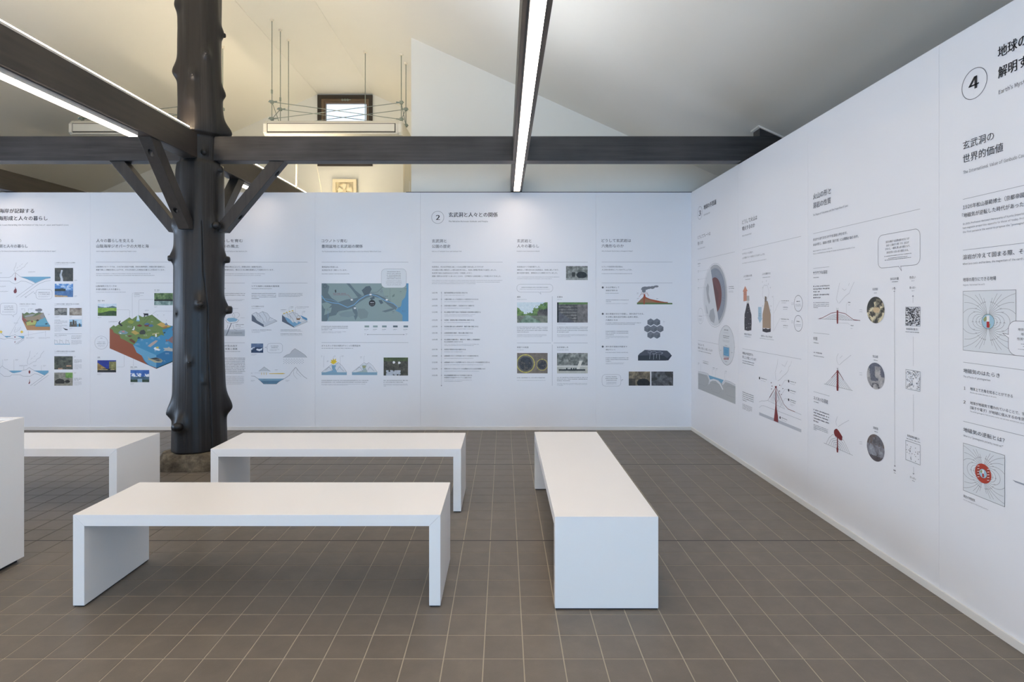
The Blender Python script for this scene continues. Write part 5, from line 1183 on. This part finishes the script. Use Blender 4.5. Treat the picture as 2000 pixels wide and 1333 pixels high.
c.g(521, 770, 628, 5, 19, 10, INK, last=.35); c.g(521, 884, 614, 5, 11, 6, GREY, last=.75)
c.part('printed_eruption_diagram')
c.p([(682, 966), (1088, 1132), (1088, 1162), (682, 994)], rgb(186, 190, 198))
c.l([(682, 866), (706, 856), (730, 858), (764, 852), (800, 800), (835, 735)]); c.l([(850, 735), (880, 810), (920, 890), (960, 935), (1030, 965), (1088, 990)]); c.l([(682, 922), (700, 905), (722, 902), (1088, 1042)]); c.l([(764, 852), (930, 936)], .4)
for k in range(6):
    c.l([(838 - k * 1, 760 + k * 6), (790 + k * 8, 852 + k * 6)], .35, LGREY); c.l([(850 + k * 1, 770 + k * 6), (926 - k * 10, 930 - k * 7)], .35, LGREY)
c.l([(835, 735), (800, 790), (780, 825)], 1.0, RED); c.l([(848, 730), (880, 800), (920, 890), (960, 935), (1026, 963)], 1.0, RED); c.p([(833, 716), (850, 712), (852, 732), (834, 734)], RED)
c.p([(840, 735), (846, 735), (848, 890), (852, 940), (862, 1000), (866, 1066), (822, 1048), (830, 980), (838, 900)], RED); c.l([(843, 880), (828, 826)], .6, RED); c.l([(845, 890), (862, 848)], .6, RED)
c.l([(843, 655), (838, 620), (836, 580), (848, 540), (858, 500), (862, 450)], .4, LGREY); c.l([(860, 665), (885, 648), (910, 620), (945, 590), (965, 560), (968, 530), (985, 510), (996, 470)], .4, LGREY); c.l([(880, 590), (900, 560)], .35, LGREY); c.l([(900, 505), (930, 525), (955, 470)], .35, LGREY)
for a in ((800, 742), (806, 714), (880, 706), (910, 738), (878, 762), (896, 796), (798, 682)): c.p(blob(a[0], a[1], 4, 5, 6, a[0]), rgb(90, 40, 40))
for x, y, n_ in ((685, 637, 1), (966, 667, 1), (966, 754, 1), (966, 846, 2), (883, 1018, 1)):
    c.disc(x, y, 13, INK, 24); c.g(x + 14, y, x + 70, n_, 18, 10, INK, last=.9); c.g(x + 14, y + 18 * n_ + 3, x + 60, n_, 11, 5, LGREY)
for q in ([(958, 662), (930, 658), (890, 720)], [(958, 748), (930, 744), (896, 800)], [(958, 840), (930, 834), (862, 950)]): c.l(q, .3, LGREY)

c = CR[2]
c.view(1570, 350, 4.936)
c.t('火山の形と', 93, 172, 264, 55); c.t('溶岩の性質', 93, 259, 264, 55); c.t('The Shapes of Volcanoes and the Properties of Lava', 93, 350, 428, 18, GREY)
c.l([(93, 527), (1122, 288)]); c.l([(93, 862), (246, 846)])
c.t('火山から出てきたマグマを溶岩と呼びます。', 93, 586, 424, 25); c.t('火山の形と、溶岩の性質（粘り気）には関係があります。', 93, 635, 532, 25)
c.t('Magma erupted from volcanoes is called lava.', 93, 696, 278, 10, GREY); c.t('There is a relationship between the shape of volcanoes and the property (viscosity) of lava.', 93, 723, 498, 10, GREY)
c.t('サラサラな溶岩', 93, 908, 230, 32); c.g(93, 952, 146, h=10, col=GREY)
c.g(93, 1036, 248, 3, 26, 17, INK, last=.4); c.g(93, 1118, 248, 2, 26, 17, INK, last=.45); c.g(93, 1192, 243, 4, 16, 8, GREY, last=.3)
c.rr(717, 548, 1122, 862, 60, tail=[(915, 840), (943, 886), (935, 838)], col=GREY)
for i, s_ in enumerate(('岩石を構成する主要な成分のひとつが', 'SiO2（二酸化ケイ素）です。SiO2が', '少ないと、一般的に黒っぽい岩石となり、', 'SiO2が多いと白っぽい岩石となる。')): c.t(s_, (795, 800, 790, 803)[i], 609 + i * 34, (1022, 1018, 1030, 1014)[i], 20)
for i in range(3): c.g((778, 815, 782)[i], 748 + i * 18, (1040, 1000, 1036)[i], h=9, col=GREY)
c.t('SiO2の量', 838, 964, 920, 24); c.g(850, 992, 910, h=9, col=GREY); c.t('色合い', 1024, 951, 1084, 26); c.g(1042, 982, 1064, h=9, col=GREY)
c.t('少ない', 856, 1057, 894, 20); c.g(866, 1084, 882, h=8, col=GREY); c.t('黒っぽい', 1025, 1049, 1084, 21); c.g(1042, 1079, 1065, h=8, col=GREY)
c.t('玄武岩', 667, 1063, 717, 22); c.g(680, 1099, 705, h=9, col=GREY)
c.part('printed_volcano_diagram')
c.l([(332, 1196), (316, 1160), (330, 1080), (348, 1000)], .4, LGREY); c.l([(340, 1200), (400, 1130), (440, 1100), (460, 1050), (488, 992)], .4, LGREY); c.l([(370, 1055), (395, 1075), (410, 1060)], .35, LGREY); c.l([(432, 1030), (440, 1003)], .35, LGREY)
c.g(430, 1190, 450, h=14, col=INK); c.g(430, 1214, 446, h=8, col=LGREY); c.l([(412, 1330), (412, 1210), (424, 1190)], .3, LGREY)
c.view(1570, 600, 3.704)
c.l([(110, 86), (140, 76), (200, 44), (245, 36), (300, 48), (360, 92), (408, 98)], .85, RED); c.l([(103, 86), (405, 98)], .4, GREY)
for k in range(5): c.l([(150 + k * 18, 90), (200 + k * 9, 62 + k * 5), (245, 50 + k * 8), (300 - k * 9, 66 + k * 5), (350 - k * 18, 95)], .7, rgb(180, 184, 188))
c.p([(239, 24), (250, 24), (250, 90), (249, 121), (240, 121), (238, 90)], RED); c.l([(241, 24), (238, 6)], .4, GREY); c.l([(247, 24), (250, 6)], .4, GREY)
c.l([(252, 115), (320, 118), (332, 128)], .3, LGREY); c.g(340, 134, 360, h=8, col=INK); c.g(340, 155, 354, h=5, col=LGREY)
def eq(y): c.l([(404, y), (424, y + 2)], .3, HAIR); c.l([(404, y + 14), (424, y + 16)], .3, HAIR)
eq(20); eq(476); eq(976)
for (kind, cy, sd) in (('basalt', 22, 21), ('andesite', 500, 22), ('rhyolite', 1020, 23)):
    u, v = c.uv(520, cy); R_ = .071
    s_ = c; 
    # disc photo, about 14 cm across
    nx = 30; im = paint(kind, nx, nx, sd); q, f, col = [], [], []
    s_.n += 1; o_ = .0012 + s_.n * 4e-6
    for j in range(nx):
        for i in range(nx):
            a0, a1, r0, r1 = i * 2 * math.pi / nx, (i + 1) * 2 * math.pi / nx, j / nx, (j + 1) / nx
            k = len(q); q += [(u + R_ * r * math.cos(a), v + R_ * r * math.sin(a)) for r, a in ((r0, a0), (r1, a0), (r1, a1), (r0, a1))]
            f.append((k, k + 1, k + 2, k + 3)); rm, am = (r0 + r1) / 2, (a0 + a1) / 2
            col += [lin(im[min(nx - 1, int((.5 - .499 * rm * math.sin(am)) * nx)), min(nx - 1, int((.5 + .499 * rm * math.cos(am)) * nx))])] * 4
    s_.add(q, f, col, 'rock_photo_print#%d' % s_.n, o_)
c.l([(72, 187), (186, 198)]); c.t('中間', 72, 228, 100, 24); c.g(72, 258, 108, h=8, col=GREY); c.g(72, 328, 134, h=13, col=INK); c.g(72, 352, 148, h=7, col=GREY)
c.t('安山岩', 502, 356, 540, 18); c.g(508, 384, 535, h=7, col=GREY)
c.l([(252, 418), (240, 390), (240, 360), (252, 336)], .4, LGREY); c.l([(258, 420), (290, 390), (310, 375), (343, 348)], .4, LGREY); c.l([(262, 370), (280, 352)], .35, LGREY)
c.l([(148, 556), (354, 606)], .4, GREY); c.l([(160, 556), (205, 510), (240, 466), (252, 466), (290, 530), (345, 602)], .4, GREY); c.l([(240, 468), (202, 512)], 1.0, RED); c.l([(250, 468), (288, 528)], 1.0, RED)
for k in range(5): c.l([(172 + k * 15, 560 + k * 3), (238, 486 + k * 17)], .7, rgb(180, 184, 188)); c.l([(332 - k * 17, 598 - k * 4), (250, 492 + k * 17)], .7, rgb(180, 184, 188))
c.p([(239, 458), (251, 458), (251, 560), (253, 580), (250, 608), (239, 606), (237, 580), (239, 556)], RED)
for x in (240, 245, 250): c.l([(245, 456), (x, 440)], .4, GREY)
c.l([(72, 612), (187, 645)]); c.t('ネバネバな溶岩', 74, 658, 178, 27); c.g(74, 684, 108, h=8, col=GREY); c.g(72, 742, 184, 5, 20, 13, INK, last=.3); c.g(72, 850, 176, 4, 11, 6, GREY, last=.2)
c.t('流紋岩', 505, 872, 542, 18); c.g(512, 900, 536, h=7, col=GREY)
c.l([(240, 860), (232, 830), (244, 794)], .4, LGREY); c.l([(250, 866), (290, 840), (328, 820)], .4, LGREY)
c.l([(146, 984), (355, 1074)], .4, GREY); c.l([(162, 990), (185, 945), (210, 924), (240, 930), (290, 966), (320, 1030), (335, 1064)], .4, GREY)
for k in range(4): c.l([(180 + k * 16, 998 + k * 7), (200 + k * 9, 958 + k * 12), (240, 945 + k * 18), (285 - k * 9, 985 + k * 9), (318 - k * 16, 1052 - k * 6)], .8, rgb(180, 184, 188))
c.p([(228, 884), (240, 881), (252, 894), (264, 912), (280, 940), (276, 968), (262, 962), (248, 948), (228, 936), (219, 914), (220, 894)], RED)
c.p([(241, 940), (248, 944), (248, 1010), (251, 1030), (248, 1055), (240, 1052), (237, 1028), (241, 1006)], RED)
c.part('printed_scale_lines')
c.l([(657, -140), (660, 1150)], .3, GREY); c.p([(654, 1146), (666, 1150), (660, 1158)], GREY); c.p([(652, -136), (662, -136), (657, -146)], GREY); c.g(651, 1180, 668, h=14, col=INK); c.g(654, 1200, 666, h=7, col=GREY)
c.l([(793, 216), (794, 428)], .3, HAIR); c.l([(794, 634), (795, 904)], .3, HAIR); c.l([(795, 1158), (795, 1208)], .3, HAIR); c.p([(788, 1202), (802, 1206), (795, 1214)], HAIR); c.l([(791, -30), (791, -80)], .3, HAIR); c.p([(784, -74), (798, -76), (791, -86)], HAIR)
c.t('有色鉱物の量(多)', 744, 158, 830, 15); c.g(738, 179, 836, h=7, col=GREY); c.t('有色鉱物の量(少)', 752, 930, 842, 17); c.g(745, 950, 846, h=7, col=GREY); c.t('白っぽい', 774, 1230, 816, 15); c.g(786, 1256, 804, h=7, col=GREY)
c.part('printed_mineral_chart')
rg = random.Random(3)
for (x0, y0, x1, y1, n_, r) in ((738, 0, 843, 134, 300, 4.2), (741, 452, 845, 590, 95, 3.6), (741, 965, 846, 1104, 26, 3.8)):
    c.frame(x0, y0, x1, y1, .3, GREY); a, b, cc, d = c.rect(x0, y0, x1, y1); R_ = r * c.sc(x0)
    for i in range(n_):
        u, v = a + R_ + rg.random() * (cc - a - 2 * R_), b + R_ + rg.random() * (d - b - 2 * R_)
        an = rg.random() * 3; c.pu([(u + R_ * rg.uniform(.7, 1.1) * math.cos(an + k * 1.2566), v + R_ * rg.uniform(.7, 1.1) * math.sin(an + k * 1.2566)) for k in range(5)], INK)

c = CR[3]
c.view(1840, 60, 2.669)
c.ring(168, 276, 78, .5, GREY); c.t('4', 140, 285, 194, 64, bold=.035)
c.t('地球の謎を', 292, 118, 560, 56, bold=.016); c.t('解明する', 294, 223, 500, 56, bold=.016); c.t("Earth's Mysteries Revealed", 297, 322, 620, 20, INK)
c.t('玄武洞の', 110, 602, 272, 42); c.t('世界的価値', 110, 672, 320, 42); c.t('The International Value of Genbudo Caves', 112, 740, 452, 16, GREY)
c.l([(110, 880), (560, 776)]); c.l([(110, 1145), (560, 1092)])
c.t('1926年松山基範博士（京都帝国大学）が', 110, 923, 535, 22); c.t('「地磁気が逆転した時代があった」と発表', 106, 966, 535, 22)
c.t('In 1926, Professor Motonori Matsuyama of Kyoto Imperial University found', 110, 1009, 540, 9, GREY); c.t('had magnetic properties opposite to those of today. Professor was', 110, 1030, 500, 9, GREY); c.t('the first person in the world to propose the "geomagnetic polarity', 110, 1052, 500, 9, GREY)
c.t('溶岩が冷えて固まる際、その時の', 110, 1183, 520, 24); c.t('When lava cools and hardens, the magnetism of the earth at', 110, 1217, 440, 10, GREY)
c.t('地球の周りにできる地場', 111, 1300, 283, 19); c.t('Magnetic field around the earth', 112, 1327, 224, 8, GREY)
def field(x0, y0, x1, y1, reverse):
    c.part('printed_field_diagram')
    a, b, cc, d = c.rect(x0, y0, x1, y1); cu, cv, hu, hv = (a + cc) / 2, (b + d) / 2, (cc - a) / 2, (d - b) / 2
    c.pu([(a, b), (cc, b), (cc, d), (a, d)], rgb(222, 226, 230)); c.lu([(a, b), (cc, b), (cc, d), (a, d)], .3 * U, GREY, True)
    for sgn in (-1, 1):
        for k in (.34, .46, .6, .8, 1.1, 1.6, 2.4, 4.0, 7.5, 18):
            run = []
            for i in range(61):
                th = math.pi * (i / 60); r = k * math.sin(th) ** 2
                X_, Y_ = sgn * r * math.sin(th), r * math.cos(th)
                ins = abs(X_) < .995 and abs(Y_) < .995 and math.hypot(X_, Y_) > .16
                if ins: run.append((cu + X_ * hu, cv + Y_ * hv))
                if (not ins or i == 60) and run:
                    if len(run) > 1: c.lu(run, .2 * U, GREY)
                    run = []
            t = math.pi * .5 if k < .7 else math.asin(min(1, math.sqrt(.62 / k))); 
            for tt_ in ((t,) if k < .7 else (t, math.pi - t)):
                r = k * math.sin(tt_) ** 2; X_, Y_ = sgn * r * math.sin(tt_), r * math.cos(tt_)
                if abs(X_) < .93 and abs(Y_) < .93:
                    s2_ = .035; up = 1 if k < .7 else -1
                    c.lu([(cu + (X_ - s2_) * hu, cv + (Y_ - up * s2_) * hv), (cu + X_ * hu, cv + Y_ * hv), (cu + (X_ + s2_) * hu, cv + (Y_ - up * s2_) * hv)], .2 * U, GREY)
    def cir(r): return [(cu + r * hu * math.cos(i * .1571), cv + r * hu * math.sin(i * .1571)) for i in range(40)]
    if reverse:
        c.pu(cir(.40), rgb(178, 66, 48))
        for sx in (-.28, .2):
            for k in range(9): c.pu([(cu + (sx + .0) * hu, cv + (.24 - k * .055) * hv), (cu + (sx + .1) * hu, cv + (.27 - k * .055) * hv), (cu + (sx + .1) * hu, cv + (.245 - k * .055) * hv), (cu + sx * hu, cv + (.215 - k * .055) * hv)], rgb(226, 226, 226) if k % 2 == 0 else rgb(60, 60, 60))
    r0 = .18 if reverse else .235
    c.pu(cir(r0 * 1.06), rgb(92, 104, 92)); c.pu(cir(r0), rgb(160, 196, 214))
    c.pu([(cu + r0 * p_ * hu, cv + r0 * q_ * hu) for p_, q_ in ((-.8, .3), (-.4, .75), (-.1, .5), (-.3, .1), (-.6, -.05))], rgb(150, 160, 110)); c.pu([(cu + r0 * p_ * hu, cv + r0 * q_ * hu) for p_, q_ in ((.1, -.4), (.4, -.3), (.3, -.8), (.05, -.9))], rgb(150, 160, 110))
    w_, h_ = r0 * .22 * hu, r0 * .85 * hu
    c.pu([(cu - w_, cv), (cu + w_, cv), (cu + w_, cv + h_), (cu - w_, cv + h_)], rgb(232, 232, 232)); c.pu([(cu - w_, cv - h_), (cu + w_, cv - h_), (cu + w_, cv), (cu - w_, cv)], rgb(176, 40, 40))
c.view(1840, 520, 5.556)
field(230, 274, 803, 913, False)
c.part('printed_lines')
c.rr(722, 594, 1300, 962, 90, w=.35, fill=WHITE, tail=[(726, 742), (660, 730), (726, 782)], col=GREY)
c.t('地球は大きな', 828, 688, 1010, 28); c.t('地磁石の', 860, 740, 985, 28); c.t('性質を持つ', 818, 790, 985, 28); c.g(860, 846, 990, h=9, col=GREY); c.g(880, 872, 990, h=9, col=GREY); c.g(828, 902, 990, h=9, col=GREY)
c.view(1840, 700, 4.1625)
c.l([(175, 33), (900, 128)]); c.l([(175, 513), (900, 690)])
c.t('地磁気のはたらき', 176, 101, 472, 33); c.t('The effects of geomagnetism', 176, 147, 395, 14, GREY)
c.t('1', 180, 243, 192, 24, bold=.02); c.t('地球上で方角を知ることができる', 231, 248, 578, 24); c.t('We know the cardinal directions of the earth.', 231, 279, 446, 9, GREY)
c.t('2', 176, 355, 194, 24, bold=.02); c.t('地球が地磁気で覆われていることで、宇宙からの', 231, 363, 790, 24); c.t('（陽子や電子）が地球に侵入するのを防いでいる', 231, 402, 790, 24); c.t("The earth's geomagnetic field prevents cosmic rays and solar wind (protons and electrons)", 231, 432, 720, 9, GREY)
c.t('地磁気の逆転とは？', 176, 580, 512, 33); c.t('What is a "geomagnetic polarity reversal?"', 176, 628, 500, 14, GREY)
field(175, 690, 511, 1074, True)
c.part('printed_lines')
c.t('現在の地磁気', 176, 1120, 271, 21); c.t('Current geomagnetic field (normal polarity)', 176, 1148, 378, 8, GREY)
c.p([(575, 990), (1500, 1300), (1500, 1345), (600, 1010)], rgb(150, 156, 166))

# ---- lettering: each glyph is evaluated once, then set line by line
def wide(ch): return chr(ord(ch) + 0xFEE0) if 0x21 <= ord(ch) <= 0x7E else ch
need = sorted({wide(ch) for q in TEXTQ for ch in q[1] if ch != ' '} | {'国', 'Ｈ'})
gobj = {}
for ch in need + ['国国']:
    cu = bpy.data.curves.new('t', 'FONT'); cu.body = ch; cu.size = 1; cu.resolution_u = 2
    gobj[ch] = bpy.data.objects.new('t', cu); COL.objects.link(gobj[ch])
bpy.context.view_layer.update()
dg = bpy.context.evaluated_depsgraph_get()
GLY = {}
for ch, o in gobj.items():
    e = o.evaluated_get(dg); m = e.to_mesh()
    V_ = np.empty(len(m.vertices) * 3); m.vertices.foreach_get('co', V_)
    GLY[ch] = (V_.reshape(-1, 3)[:, :2], [tuple(p.vertices) for p in m.polygons]); e.to_mesh_clear()
for o in gobj.values():
    cu = o.data; bpy.data.objects.remove(o); bpy.data.curves.remove(cu)
EM = float(np.ptp(GLY['国国'][0][:, 0]) - np.ptp(GLY['国'][0][:, 0]))
k0, k1 = GLY['国'][0][:, 1].min(), GLY['国'][0][:, 1].max(); h0, h1 = GLY['Ｈ'][0][:, 1].min(), GLY['Ｈ'][0][:, 1].max()
for (cv_, txt, u0, v, w_, h, col, bold, part) in TEXTQ:
    cjk = any(ord(ch) > 0x2E80 for ch in txt)
    pen, V_, F_ = 0.0, [], []
    for ch in txt:
        if ch == ' ': pen += EM * .36; continue
        G, f = GLY[wide(ch)]
        if not len(G): pen += EM; continue
        x0, x1 = G[:, 0].min(), G[:, 0].max()
        if ord(ch) < 0x7F: dx, adv = pen - x0 + EM * .055, (x1 - x0) + EM * .11
        else: dx, adv = pen, EM
        for sh in ((-.5, .5) if bold else (0,)):
            k = len(V_); V_ += [(p[0] + dx + sh * bold * EM * 2.2, p[1]) for p in G]; F_ += [tuple(k + i for i in q) for q in f]
        pen += adv
    a, b = (k0, k1) if cjk else (h0, h1)
    s_ = h / (b - a); xs_ = [p[0] for p in V_]; x0, x1 = min(xs_), max(xs_)
    sx = w_ / max(1e-6, x1 - x0)
    cv_.add([(u0 + (p[0] - x0) * sx, v + (p[1] - (a + b) / 2) * s_) for p in V_], F_, col, part)
for c in CB + CR: c.finish()
